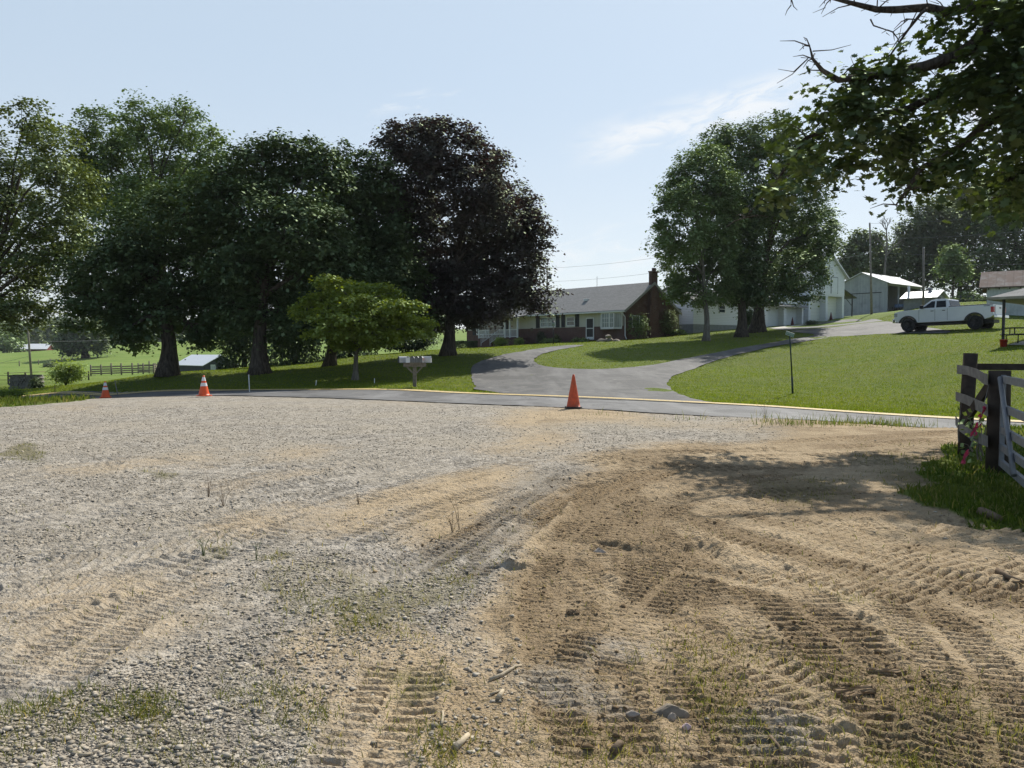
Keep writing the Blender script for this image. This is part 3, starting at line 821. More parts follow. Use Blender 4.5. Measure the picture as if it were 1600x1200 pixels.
# ------------------------------------------------------------------ trees
def leaf_mat(name, c0, c1, tcol, tr=.38, gloss=.15):
    q = NT(name); tv = q.attr('tint').outputs['Fac']
    c = q.mix(tv, c0, c1)
    a = q.n('ShaderNodeBsdfDiffuse', {'Color': c}); b = q.n('ShaderNodeBsdfTranslucent', {'Color': q.mix(1.0, c, tcol, 'MULTIPLY')})
    m = q.n('ShaderNodeMixShader', {0: tr, 1: a.outputs[0], 2: b.outputs[0]})
    g = q.n('ShaderNodeBsdfGlossy', {'Color': (.55, .66, .45, 1), 'Roughness': .58})
    m2 = q.n('ShaderNodeMixShader', {0: gloss, 1: m.outputs[0], 2: g.outputs[0]})
    q.t.links.new(m2.outputs[0], q.out.inputs[0])
    return q.m
LM = {
    'dark': leaf_mat('maple_leaves', (.026, .05, .015), (.085, .12, .036), (1.5, 1.6, .5), .12),
    'olive': leaf_mat('olive_leaves', (.06, .085, .022), (.17, .195, .06), (1.5, 1.5, .5), .2),
    'light': leaf_mat('pale_leaves', (.075, .125, .035), (.18, .23, .08), (1.4, 1.5, .6), .22),
    'red': leaf_mat('purple_leaves', (.022, .012, .018), (.062, .032, .042), (2.0, .8, .7), .12, .14),
    'lime': leaf_mat('lime_leaves', (.13, .185, .014), (.28, .33, .035), (1.6, 1.5, .3), .45),
    'mid': leaf_mat('green_leaves', (.035, .07, .02), (.115, .165, .05), (1.5, 1.5, .5), .18),
    'needle': leaf_mat('needles', (.012, .024, .010), (.03, .05, .018), (1.3, 1.4, .6), .15),
    'oak': leaf_mat('oak_leaves', (.020, .036, .010), (.075, .108, .022), (1.9, 1.9, .4), .2),
    'bush': leaf_mat('bush_leaves', (.13, .19, .03), (.31, .37, .08), (1.5, 1.5, .5), .55),
    'wood': leaf_mat('woodland_leaves', (.045, .07, .028), (.12, .145, .06), (1.5, 1.5, .6), .3),
    'flower': leaf_mat('garden_leaves', (.05, .10, .02), (.24, .30, .09), (1.4, 1.4, .6), .3),
}
q = NT('bark'); P = q.obj()
nn = q.noise(q.scale(P, 9, 9, 1.4), 1.0, 5, .65)
mBark = q.bsdf(q.mix(q.mapr(nn, .35, .65), (.035, .028, .022), (.12, .10, .08)), .95, 0, q.bump(nn, .9, .05), .1)
q = NT('pale_bark'); P = q.obj()
nn = q.noise(q.scale(P, 9, 9, 1.4), 1.0, 5, .65)
mBarkP = q.bsdf(q.mix(q.mapr(nn, .35, .65), (.09, .08, .066), (.22, .20, .165)), .95, 0, q.bump(nn, .9, .04), .1)

DIAMOND = np.array([(0, 0, 0), (.5, .42, .06), (0, 1, -.05), (-.5, .42, .06)])
DIAF = np.array([(0, 1, 2, 3)])
# a lobed oak leaf, folded a little along its rib
OAK = np.array([(0, 0, 0), (.10, .16, .01), (.34, .22, .05), (.20, .38, .02), (.46, .56, .07), (.22, .64, .02), (.30, .84, .03), (.08, .84, 0), (0, 1.02, -.05),
                (-.08, .84, 0), (-.30, .84, .03), (-.22, .64, .02), (-.46, .56, .07), (-.20, .38, .02), (-.34, .22, .05), (-.10, .16, .01)])
OAKF = [(0, 1, 3, 13, 15), (1, 2, 3), (15, 13, 14), (3, 4, 5), (13, 11, 12), (3, 5, 11, 13), (5, 6, 7), (11, 9, 10), (5, 7, 9, 11), (7, 8, 9)]
OAKT = []
for f in OAKF:
    for i in range(1, len(f) - 1): OAKT.append((f[0], f[i], f[i + 1]))
OAKT = np.array(OAKT)
def leaves(C, Nn, size, shape=DIAMOND, faces=DIAF, droop=.4, wid=.8):
    """C: leaf bases; Nn: leaf normals; returns verts, faces"""
    n = len(C)
    Nn = Nn / (np.linalg.norm(Nn, axis=1)[:, None] + 1e-9)
    t = rng.normal(0, 1, (n, 3)); t[:, 2] -= droop
    t -= Nn * (t * Nn).sum(1)[:, None]; t /= np.linalg.norm(t, axis=1)[:, None] + 1e-9
    b = np.cross(t, Nn)
    s = size[:, None, None]
    V = C[:, None, :] + s * (shape[None, :, 0:1] * wid * b[:, None, :] + shape[None, :, 1:2] * t[:, None, :] + shape[None, :, 2:3] * Nn[:, None, :])
    Fs = (faces[None] + (np.arange(n) * len(shape))[:, None, None]).reshape(-1, faces.shape[1])
    return V.reshape(-1, 3), Fs
def cloud(lobes, n, cl=.55, per=34, rmin=.35, flat=.65):
    """lobes: rows of (x,y,z, rx,ry,rz); leaf centres and outward normals, gathered into sprays"""
    L = np.array(lobes, float)
    area = (L[:, 3] * L[:, 5]) ** 1.0
    nc = max(len(L), int(n / per))
    li = rng.choice(len(L), nc, p=area / area.sum())
    d = rng.normal(0, 1, (nc, 3)); d /= np.linalg.norm(d, axis=1)[:, None]
    r = (rmin ** 2 + (1 - rmin ** 2) * rng.random(nc)) ** .5
    r = r * (1 + rng.normal(0, .08, nc))
    cc = L[li, :3] + d * r[:, None] * L[li, 3:6]
    cs = cl * np.exp(rng.normal(0, .28, nc))
    k = np.repeat(np.arange(nc), rng.poisson(per, nc))
    o = rng.normal(0, 1, (len(k), 3)) * np.array([1, 1, flat]) * .55
    o[:, 2] -= .22 * (o[:, 0] ** 2 + o[:, 1] ** 2)                     # each spray droops at its rim
    C = cc[k] + o * cs[k][:, None]
    N = d[k] * .35 + rng.normal(0, .42, (len(k), 3)) + np.array([0, 0, .95])
    ct = np.clip(rng.normal(.5, .2, nc), 0, 1)
    tint = np.clip(ct[k] + rng.normal(0, .16, len(k)), 0, 1)
    return C, N, tint, cc
def lobes_px(lst, Y, depth=None, rnd=.55):
    o = []
    X0 = np.mean([W(a[0], a[1], Y)[0] for a in lst])
    wd = max(abs(W(a[0], a[1], Y)[0] - X0) for a in lst) + 1
    for a in lst:
        dy = a[4] if len(a) > 4 else None
        rx = a[2] * Y / F; rz = a[3] * Y / F
        if dy is None:
            f = max(0., 1 - (abs(W(a[0], a[1], Y)[0] - X0) / wd) ** 2) ** .5
            dy = rng.uniform(-1, 1) * rnd * wd * f
        p = W(a[0], a[1], Y + dy)
        sc = (Y + dy) / Y
        o.append((*p, rx * sc, .5 * (rx + min(rz, rx * 1.3)) * 1.1, rz * sc))
    return o
def limbs(mb, base, fork, tr, lobes, nmax=12, thin=.03, fk=.62):
    """a flared trunk to the fork, then bowed limbs out into the crown"""
    base = Vector(base); fork = Vector(fork)
    n = 8
    pts = []; rad = []
    bend = Vector((random.uniform(-.1, .1), random.uniform(-.1, .1), 0)) * (fork - base).length
    for i in range(n + 1):
        t = i / n
        p = base.lerp(fork, t) + bend * math.sin(t * math.pi) * .5
        pts.append(p - Vector((0, 0, .15 if i == 0 else 0)))
        rad.append(tr * (1 + .75 * math.exp(-t * (fork - base).length / (tr * 1.3)) - .30 * t))
    mb.tube(pts, rad, 14, True, .05)
    ls = sorted(lobes, key=lambda l: -l[3] * l[5])[:nmax]
    top = max(l[2] for l in lobes)
    tops = Vector((np.mean([l[0] for l in lobes]), np.mean([l[1] for l in lobes]), fork.z + (top - fork.z) * .8))
    spine = [fork.lerp(tops, t) + Vector((random.uniform(-.3, .3), random.uniform(-.3, .3), 0)) * t for t in np.linspace(0, 1, 6)]
    spine[0] = fork - Vector((0, 0, .05))
    mb.tube(spine, list(np.linspace(tr * fk, .05, 6)), 9, True, .04)
    for l in ls:
        c = Vector(l[:3])
        t = min(.85, max(.0, (c.z - fork.z) / max(.5, tops.z - fork.z) * .55 - .05))
        a = fork.lerp(tops, t)
        m = a.lerp(c, .5) + Vector((0, 0, .12 * (c - a).length))
        r0 = tr * fk * (1 - t) * .62 + .03
        mb.tube([a, a.lerp(m, .5) + Vector((0, 0, .04)), m, m.lerp(c, .5), c], [r0, r0 * .8, r0 * .6, r0 * .42, thin], 7, True, .05)
        for k in range(4):
            e = c + Vector((random.uniform(-1, 1) * l[3], random.uniform(-1, 1) * l[4], random.uniform(-.6, .9) * l[5])) * .85
            s_ = m.lerp(c, random.uniform(.1, .9))
            mb.tube([s_, s_.lerp(e, .5) + Vector((0, 0, .1)), e], [r0 * .35, r0 * .24, .012], 5, False)
def tree(name, label, base_px, Y, tr, lob, kind, n, leaf, cl=.55, per=34, group=None, bark=None, fork=None, nmax=12, rmin=.35, cat='tree', base_xy=None, flat=.65, rnd=.55, trunk_name='trunk', crown_name='crown', wid=.8, extra_crown=None):
    L = lobes_px(lob, Y, rnd=rnd)
    if base_xy is None:
        b = W(base_px[0], base_px[1], Y); bx, by = b[0], Y
    else:
        bx, by = base_xy
    bz = T(bx, by)
    root = thing(name, label, cat, (bx, by, bz), 0, group)
    o = np.array([bx, by, bz])
    LL = [(*(np.array(l[:3]) - o), *l[3:]) for l in L]
    lowest = min(l[2] - l[5] for l in LL)
    hgt = max(l[2] + l[5] for l in LL)
    fz = fork if fork is not None else max(.12 * hgt, min(.33 * hgt, lowest + .16 * hgt))
    mx = np.mean([l[0] for l in LL])
    mb = MB()
    limbs(mb, (0, 0, 0), (np.clip(mx * .12, -.6, .6), 0, fz), tr, LL, nmax)
    mb.build(trunk_name, bark or mBark, root, fix=False)
    C, N, tint, cc = cloud(LL, n, cl, per, rmin, flat)
    C[:, 2] = np.maximum(C[:, 2], .1)
    V, Fs = leaves(C, N, leaf * np.exp(rng.normal(0, .22, len(C))), wid=wid)
    link(crown_name, np_mesh(crown_name, V, Fs, {'tint': ('FACE', 'FLOAT', tint)}), root, LM[kind])
    return root

# the row of yard trees, left to right
tree('shade_tree', 'tall olive green tree with loose crown at the far left edge', (-22, 600), 47, .36,
     [(40, 185, 42, 44), (85, 250, 52, 60), (15, 290, 60, 80), (95, 345, 58, 60), (15, 420, 50, 60), (60, 440, 45, 40), (18, 492, 40, 34), (-50, 300, 70, 140), (122, 300, 34, 40), (118, 400, 32, 34), (-60, 430, 60, 90), (60, 480, 32, 24), (55, 380, 50, 50)],
     'olive', 46000, .19, .62, 70, fork=3.2, flat=.5, rmin=.3, base_xy=(-33.5, 47))
tree('poplar_tree', 'tallest pale green tree rising behind the dark maples at left, with upright plumes', (262, 592), 64, .42,
     [(165, 215, 42, 52), (225, 195, 38, 40), (275, 190, 34, 36), (205, 275, 66, 60), (290, 250, 50, 60), (335, 225, 26, 34), (150, 290, 40, 50), (250, 330, 80, 60), (330, 280, 40, 50), (180, 360, 60, 50), (300, 172, 18, 18), (130, 240, 26, 34)],
     'light', 52000, .23, .75, 75, flat=.6, rmin=.4)
tree('maple_tree', 'broad dark maple with thick leaning trunk behind the second orange cone', (262, 587), 44, .45,
     [(255, 360, 90, 50), (185, 415, 70, 46), (330, 395, 72, 62), (250, 430, 110, 62), (165, 478, 66, 40), (300, 480, 85, 44), (225, 500, 60, 34), (350, 455, 55, 60), (290, 330, 62, 40), (130, 440, 34, 40), (195, 518, 30, 22), (215, 535, 22, 10), (318, 525, 34, 22), (122, 505, 26, 16)],
     'dark', 70000, .19, .62, 85, fork=3.4, flat=.45, rmin=.45)
tree('maple_tree', 'dark dense maple rising highest of the round ones, trunk behind the white stake', (406, 584), 42, .42,
     [(400, 262, 58, 46), (450, 245, 52, 44), (490, 300, 60, 58), (395, 330, 74, 66), (470, 360, 80, 66), (425, 420, 84, 66), (380, 480, 54, 50), (450, 490, 74, 46), (345, 300, 40, 46), (520, 420, 54, 66), (500, 252, 24, 30), (375, 400, 50, 60)],
     'dark', 74000, .19, .62, 85, fork=3.2, flat=.45, rmin=.45)
tree('maple_tree', 'dark green maple behind the small lime tree, against the purple one', (515, 577), 47, .30,
     [(545, 300, 44, 48), (590, 285, 40, 44), (535, 370, 66, 62), (605, 360, 48, 66), (560, 430, 76, 56), (620, 430, 44, 52), (648, 480, 34, 34), (540, 500, 66, 36), (600, 500, 54, 34), (575, 250, 18, 24), (540, 245, 16, 22)],
     'dark', 58000, .20, .62, 85, fork=3.6, flat=.45, rmin=.45)
tree('ornamental_tree', 'small lime green spreading tree on a thin trunk near the road', (555, 595), 38, .14,
     [(520, 440, 26, 9), (545, 450, 44, 12), (590, 456, 44, 12), (500, 468, 30, 10), (560, 472, 54, 14), (625, 478, 40, 11), (485, 490, 28, 9), (535, 495, 54, 14), (605, 498, 50, 13), (648, 505, 30, 9), (515, 518, 44, 12), (575, 520, 48, 13), (630, 520, 40, 9), (668, 520, 16, 6), (545, 538, 34, 9), (470, 480, 18, 7), (595, 536, 26, 8)],
     'lime', 36000, .14, .36, 50, fork=1.3, cat='tree', flat=.35, rmin=.2, nmax=16, bark=mBarkP)
tree('purple_maple', 'dark purple leaved maple standing on the lawn left of the ranch house', (700, 556), 48, .37,
     [(640, 226, 52, 42), (695, 240, 62, 56), (745, 300, 66, 66), (640, 300, 50, 66), (795, 335, 52, 58), (785, 405, 66, 56), (695, 380, 88, 76), (832, 365, 30, 44), (720, 455, 66, 48), (790, 462, 40, 36), (655, 430, 46, 56), (842, 466, 34, 24), (818, 425, 30, 36), (672, 205, 30, 22), (760, 245, 34, 30), (690, 490, 40, 26), (740, 490, 40, 20), (770, 490, 28, 12), (735, 500, 26, 10)],
     'red', 106000, .185, .56, 80, fork=3.0, flat=.5, rmin=.35)
tree('yard_tree', 'leafy green tree nearest the driveway with a straight vine wrapped trunk', (1103, 533), 62, .25,
     [(1085, 285, 42, 52), (1108, 250, 32, 30), (1068, 350, 44, 66), (1118, 345, 42, 80), (1070, 418, 40, 46), (1120, 420, 46, 54), (1090, 462, 48, 18), (1036, 375, 16, 32), (1128, 300, 26, 40), (1064, 445, 18, 24), (1058, 300, 26, 34)],
     'light', 58000, .19, .48, 60, bark=mBarkP, fork=3.0, rnd=.8, flat=.6, rmin=.5)
tree('yard_tree', 'dark middle tree with ivy covered trunk between two bigger yard trees', (1158, 528), 66, .42,
     [(1160, 390, 36, 64), (1150, 330, 34, 46), (1163, 448, 36, 28), (1150, 462, 30, 14)], 'dark', 22000, .21, .55, 60, fork=3.4)
tree('yard_tree', 'huge rounded green tree shading the garage, with forked dark trunk', (1183, 521), 72, .58,
     [(1150, 232, 48, 40), (1205, 215, 50, 36), (1165, 300, 60, 66), (1240, 300, 52, 66), (1270, 365, 36, 62), (1205, 385, 78, 76), (1255, 428, 42, 44), (1180, 445, 54, 34), (1228, 458, 42, 22), (1286, 396, 20, 44), (1115, 215, 26, 22), (1250, 245, 40, 30), (1290, 345, 16, 24)],
     'mid', 86000, .21, .62, 75, fork=2.6, rnd=.8, flat=.55, rmin=.5)

# evergreens and hedge shrubs behind the maples
def spruce(label, px, py, Y, hpx, wpx, n):
    b = W(px, py, Y); bz = T(b[0], Y)
    root = thing('evergreen_tree', label, 'tree', (b[0], Y, bz), 0, 'evergreens behind the maples')
    h = hpx * Y / F; r = wpx * Y / F / 2
    mb = MB(); mb.tube([(0, 0, -.1), (0, 0, h * .5), (0, 0, h)], [.22, .14, .02], 8); mb.build('trunk', mBark, root, fix=False)
    t = rng.random(n) ** .75
    an = np.round(rng.random(n) * 14) / 14 * 6.283 + rng.normal(0, .16, n) + np.floor(t * 16) * 1.1
    rr = r * (1 - t) ** .75 * rng.random(n) ** .5 * (1 + .12 * np.sin(np.floor(t * 16) * 2.1))
    zz = h * (.03 + .97 * t) - rr * .32 + rng.normal(0, .16, n)
    C = np.stack([rr * np.cos(an), rr * np.sin(an), np.maximum(zz, .05)], -1)
    V, Fs = leaves(C, rng.normal(0, .6, (n, 3)) + np.array([0, 0, .4]), .30 * np.exp(rng.normal(0, .25, n)), droop=1.6, wid=.35)
    link('crown', np_mesh('crown', V, Fs, {'tint': ('FACE', 'FLOAT', rng.random(n))}), root, LM['needle'])
spruce('dark weeping evergreen beside the low grey barn', 382, 583, 60, 190, 84, 15000)
spruce('dark evergreen filling the gap right of the thick maple trunk', 462, 578, 56, 175, 92, 15000)
spruce('dark evergreen whose edge borders the gap with green field', 548, 570, 60, 160, 84, 13000)
def shrub(name, label, px, py, Y, wpx, hpx, kind, n, leaf=.09, cl=.22, group=None, cat='shrub', boxy=False, stems=True, xy=None):
    if xy is None:
        b = W(px, py, Y); x, y = b[0], Y
    else: x, y = xy
    z = T(x, y)
    root = thing(name, label, cat, (x, y, z), 0, group)
    w_ = wpx * y / F / 2; h = hpx * y / F
    if boxy:
        C = np.stack([rng.uniform(-w_, w_, n), rng.uniform(-.45, .45, n), h * (1 - rng.random(n) ** 2.2 * .98)], -1)
        N = rng.normal(0, .6, (n, 3)) + np.array([0, -.3, .6]); tint = rng.random(n)
    else:
        k = 7
        L = [(random.uniform(-.5, .5) * w_, random.uniform(-.5, .5) * w_, h * random.uniform(.35, .66), w_ * .55, w_ * .55, h * .36) for _ in range(k)]
        L.append((0, 0, h * .5, w_ * .8, w_ * .75, h * .45))
        C, N, tint, _ = cloud(L, n, cl, 18, .3)
        C[:, 2] = np.maximum(C[:, 2], .03)
    V, Fs = leaves(C, N, leaf * np.exp(rng.normal(0, .25, len(C))))
    link('foliage', np_mesh('foliage', V, Fs, {'tint': ('FACE', 'FLOAT', tint)}), root, LM[kind])
    if stems:
        mb = MB()
        for _ in range(6):
            a = random.uniform(0, 6.28)
            mb.tube([(0, 0, -.05), (math.cos(a) * w_ * .3, math.sin(a) * w_ * .3, h * .4), (math.cos(a) * w_ * .6, math.sin(a) * w_ * .6, h * .75)], [.025, .018, .008], 5)
        mb.build('stems', mBark, root, fix=False)
    return root
shrub('shrub', 'dark rounded shrub mass behind the mailboxes, left of the purple maple trunk', 640, 551, 60, 96, 34, 'needle', 9000, .15, .35)

# wild bush and weeds on the left verge
shrub('wild_bush', 'bright yellow green bush at the field edge left of the first cone', 103, 605, 58, 52, 44, 'bush', 4600, .12, .34)
shrub('shrub', 'low dark brush growing along the far pasture fence', 78, 564, 240, 26, 8, 'wood', 1800, .4, .7)
shrub('weed_clump', 'grey green weeds growing over the right end of the woodpile', 57, 609, 56, 18, 16, 'wood', 1600, .12, .2)
shrub('weed_clump', 'tall dry weeds at the left verge in front of the woodpile', 14, 626, 40, 46, 22, 'bush', 4200, .07, .2, stems=False)

# pasture tree and the far woods
tree('pasture_tree', 'lone spreading tree in the far pasture casting a long shadow', (134, 561), 290, 1.1,
     [(120, 535, 26, 14), (140, 525, 28, 14), (110, 545, 14, 7), (155, 540, 16, 10), (130, 510, 24, 14), (100, 530, 16, 10)], 'wood', 9000, 1.0, 2.2, 24, fork=4.0)
def mass(name, label, kind, pts, n, leaf, cl):
    """a far wood that reads as one mass of crowns on the ground"""
    L = []
    for (x, y, h, r) in pts:
        z = T(x, y)
        L.append((x, y, z + h * .55, r, r, h * .5))
    C, N, tint, _ = cloud(L, n, cl, 22, .5)
    V, Fs = leaves(C, N, leaf * np.exp(rng.normal(0, .25, len(C))))
    return tag(link(name, np_mesh(name, V, Fs, {'tint': ('FACE', 'FLOAT', tint)}), None, LM[kind]), label, 'woods', None, 'stuff')
pts = []
for _ in range(260):
    px = rng.uniform(-120, 700); Y = rng.uniform(480, 640)
    x = (px - 800) / F * Y
    pts.append((x, Y, rng.uniform(13, 22), rng.uniform(5, 9)))
mass('far_woods', 'dark hazy wood covering the ridge beyond the pasture', 'wood', pts, 60000, 2.4, 3.2)
pts = [((px - 800) / F * Y, Y, h, r) for px, Y, h, r in [(-30, 400, 14, 7), (0, 410, 15, 7), (22, 405, 12, 6), (8, 395, 9, 5), (-55, 390, 14, 8)]]
mass('field_edge_trees', 'pale grey green trees beside the far red barn', 'light', pts, 5000, 1.4, 2.2)

# the woods behind the barns at right, tree by tree
def wood(label, px, py, Y, lob, kind, n, leaf=.5, tr=.4, grp='trees behind the barns'):
    tree('woodland_tree', label, (px, py), Y, tr, lob, kind, n, leaf, 1.15, 26, group=grp, fork=4.5)
wood('airy tree left of the grey utility pole, behind the barn', 1342, 480, 150, [(1345, 375, 22, 18), (1335, 405, 26, 18), (1365, 372, 14, 14), (1325, 415, 14, 12), (1352, 395, 18, 20), (1330, 425, 22, 12), (1320, 385, 8, 8)], 'wood', 7500, .5)
wood('leafy tree behind the dead snag and the barn roof', 1385, 480, 155, [(1378, 400, 20, 24), (1395, 415, 20, 16), (1370, 425, 24, 14), (1400, 405, 16, 12)], 'wood', 6500, .5)
wood('big dark tree rising over the open end of the barn', 1432, 475, 160, [(1430, 362, 34, 28), (1418, 392, 22, 24), (1455, 340, 36, 36), (1450, 400, 38, 44), (1425, 430, 30, 28), (1402, 382, 8, 12), (1470, 370, 34, 44)], 'wood', 22000, .5, .5)
wood('tall dark tree standing behind the fenced pasture gap', 1500, 470, 165, [(1495, 330, 40, 40), (1520, 380, 44, 50), (1490, 420, 38, 40), (1540, 330, 36, 40), (1510, 300, 30, 26), (1530, 440, 34, 26)], 'wood', 26000, .5, .5)
wood('dark tree with forked trunk above the rusty roofed shed', 1575, 470, 150, [(1570, 330, 46, 50), (1600, 300, 46, 60), (1570, 390, 44, 46), (1615, 370, 50, 60), (1580, 430, 40, 26), (1640, 420, 50, 40)], 'mid', 24000, .5, .5)
wood('lighter green young tree in front of the dark woods', 1490, 462, 125, [(1485, 395, 14, 12), (1494, 412, 18, 12), (1478, 418, 14, 8), (1500, 426, 12, 10)], 'light', 4200, .42, .2, None)
wood('tree at the far right edge behind the pavilion', 1680, 480, 135, [(1680, 330, 60, 70), (1720, 400, 60, 70), (1650, 440, 40, 40)], 'wood', 14000, .5, .5)
shrub('shrub', 'small leafy shrub lit by sun by the pasture fence', 1512, 466, 120, 36, 22, 'light', 2600, .3, .5)
shrub('brush_row', 'low dark brush along the pasture fence behind the pickup', 1500, 482, 112, 86, 10, 'wood', 3500, .3, .4, boxy=True, cat='brush')
# dead snag
bx = W(1383, 470, 140); root = thing('dead_tree', 'bare dead tree standing behind the barn roof', 'tree', (bx[0], 140, T(bx[0], 140)))
mb = MB()
def snag(p, d, L, r, k):
    e = p + d * L
    mb.tube([p, p.lerp(e, .5) + Vector((random.uniform(-.1, .1), 0, random.uniform(-.1, .1))) * L * .4, e], [r, r * .8, r * .6], 5, False)
    if k > 0:
        for _ in range(3 if k > 1 else 2):
            nd = (d + Vector((random.uniform(-.8, .8), random.uniform(-.5, .5), random.uniform(-.15, .5)))).normalized()
            snag(p.lerp(e, random.uniform(.55, 1)), nd, L * random.uniform(.5, .75), r * .58, k - 1)
hz = (W(1383, 380, 140)[2] - root.location.z)
mb.tube([(0, 0, -.2), (-.2, 0, hz * .5), (.1, 0, hz)], [.28, .22, .15], 8)
snag(Vector((.1, 0, hz)), Vector((-.05, 0, 1)), 2.4, .17, 4)
snag(Vector((0, 0, hz * .8)), Vector((.6, 0, .8)), 2.2, .14, 3)
snag(Vector((0, 0, hz * .9)), Vector((-.6, 0, .8)), 1.8, .12, 3)
mb.build('trunk', mBarkP, root, fix=False)

# the near oak, its trunk out of the frame at right
def oak():
    Y0 = 14.5
    bx, by = 13.2, 14.2
    bz = T(bx, by)
    root = thing('oak_tree', 'near oak whose leafy boughs hang into the upper right corner', 'tree', (bx, by, bz))
    o = np.array([bx, by, bz])
    lob = [(1300, 150, 44, 44), (1272, 225, 40, 42), (1350, 128, 42, 36), (1405, 110, 46, 40), (1455, 160, 60, 52), (1385, 210, 60, 46), (1325, 255, 46, 32), (1440, 280, 46, 30), (1408, 316, 34, 12), (1500, 262, 56, 46), (1560, 180, 56, 76), (1545, 60, 44, 60),
           (1585, 318, 30, 18), (1610, 110, 50, 90), (1480, 30, 36, 28), (1228, 205, 26, 40), (1340, 180, 50, 50), (1430, 225, 60, 50), (1630, 240, 60, 80), (1540, 130, 50, 60), (1515, 330, 20, 10), (1250, 262, 30, 22), (1700, 60, 90, 120), (1600, 20, 60, 50), (1215, 300, 20, 26), (1560, 285, 40, 26)]
    L = []
    for a in lob:
        Y = Y0 + rng.uniform(-1.3, 1.6) + (1400 - a[0]) * .0022
        p = W(a[0], a[1], Y)
        L.append((*(p - o), a[2] * Y / F, .75 * (a[2] + a[3]) / 2 * Y / F + .35, a[3] * Y / F))
    # boughs above and behind the frame carry on the crown and its shade
    for x, y, z, r in [(9.4, 12.2, 8.6, 1.5), (11.5, 12.5, 9.4, 2.0), (12.5, 15, 10.5, 2.2), (10.5, 15.5, 9.6, 1.7), (12.8, 11, 7.5, 1.8), (14.5, 13, 8.5, 2.2), (11.2, 10.6, 6.8, 1.3), (13, 9.2, 6.6, 1.5), (10.2, 14, 6, 1.5), (9.6, 12.6, 5.6, 1.0), (11, 15.5, 5.5, 1.5), (11.5, 13.6, 6.5, 1.6), (10.4, 16.2, 5.4, 1.3), (9.3, 13.2, 7.2, .8)]:
        L.append((x - bx, y - by, z - bz, r, r, r * .75))
    mb = MB()
    mb.tube([(0, 0, -.2), (-.05, 0, 1.6), (-.1, .1, 3.4), (-.4, .1, 5.4), (-.6, .2, 7.5)], [.62, .44, .40, .33, .22], 14, True, .05)
    def bough(px, rads, start, dY=0.):
        pts = [Vector(start)] + [Vector(W(a, b, Y0 + dY + c) - o) for a, b, c in px]
        n_ = len(pts)
        mb.tube(pts, list(np.linspace(rads[0], rads[1], n_)), 8, True, .06)
        return pts
    bs = [bough([(1560, 30, 0), (1515, 75, 0), (1490, 90, 0), (1440, 105, 0), (1400, 110, 0), (1365, 118, 0), (1310, 125, 0), (1285, 110, 0), (1270, 92, 0), (1265, 72, 0)], (.16, .012), (-.35, .1, 5.2)),
          bough([(1540, 5, .4), (1480, 20, .3), (1450, 12, .2), (1400, 15, .1), (1370, 15, 0), (1335, 6, 0), (1300, -3, 0)], (.12, .03), (-.5, .1, 6.4)),
          bough([(1600, 150, -.3), (1545, 190, -.3), (1500, 230, -.2), (1440, 262, 0), (1415, 300, 0), (1400, 320, 0)], (.12, .012), (-.25, .1, 4.6)),
          bough([(1620, 230, .3), (1580, 280, .3), (1560, 310, .3)], (.09, .015), (-.2, .1, 4.2)),
          bough([(1500, 130, .6), (1420, 170, .9), (1330, 190, 1.0), (1260, 215, 1.1), (1215, 280, 1.2), (1165, 340, 1.2)], (.11, .008), (-.35, .1, 5.0)),
          bough([(1440, 20, 0), (1420, 45, 0), (1392, 85, 0), (1390, 110, 0)], (.04, .01), Vector(W(1450, 12, Y0 + .2) - o)),
          bough([(1365, 40, 0), (1395, 50, 0), (1420, 30, 0)], (.015, .008), Vector(W(1360, 30, Y0) - o))]
    for pts in bs:
        for p in pts[2:]:
            for _ in range(3):
                d = Vector((random.uniform(-1, .6), random.uniform(-.6, .6), random.uniform(-.6, .6))).normalized() * random.uniform(.2, .6)
                e = p + d
                mb.tube([p, p + d * .5 + Vector((0, 0, .05)), e], [.014, .010, .004], 5, False)
                if random.random() < .6:
                    mb.tube([p + d * .6, p + d * .6 + Vector((random.uniform(-.3, .3), random.uniform(-.2, .2), random.uniform(-.1, .3)))], [.007, .003], 4, False)
    # bare twig tips against the sky
    for a, b in [((1262, 92), [(1240, 112), (1216, 108)]), ((1262, 92), [(1238, 116), (1214, 130)]), ((1270, 80), [(1300, 78), (1330, 70)]), ((1236, 8), [(1230, 16), (1227, 24)]), ((1237, 0), [(1240, 10), (1246, 16)]), ((1237, -12), [(1236, 2), (1236, 8)])]:
        pts = [Vector(W(*a, Y0) - o)] + [Vector(W(*p, Y0) - o) for p in b]
        mb.tube(pts, list(np.linspace(.012, .004, len(pts))), 5, False)
    mb.build('trunk', mBark, root, fix=False)
    L.append((*(W(1152, 342, Y0 + 1.2) - o), .22, .25, .16))
    C, N, tint, _ = cloud(L, 41000, .34, 26, .1, .6)
    # hold the leaves back from the clear sky gaps of the crown
    px, py = project(C + o)
    keep = np.ones(len(C), bool)
    for gx, gy, ga, gb in [(1265, 50, 60, 40)]:
        keep &= ((px - gx) / ga) ** 2 + ((py - gy) / gb) ** 2 > 1
    C, N, tint = C[keep], N[keep], tint[keep]
    V, Fs = leaves(C, N, .175 * np.exp(rng.normal(0, .25, len(C))), OAK, OAKT, droop=.9, wid=.85)
    link('crown', np_mesh('crown', V, Fs, {'tint': ('FACE', 'FLOAT', np.repeat(tint, len(OAKT)))}), root, LM['oak'])
oak()

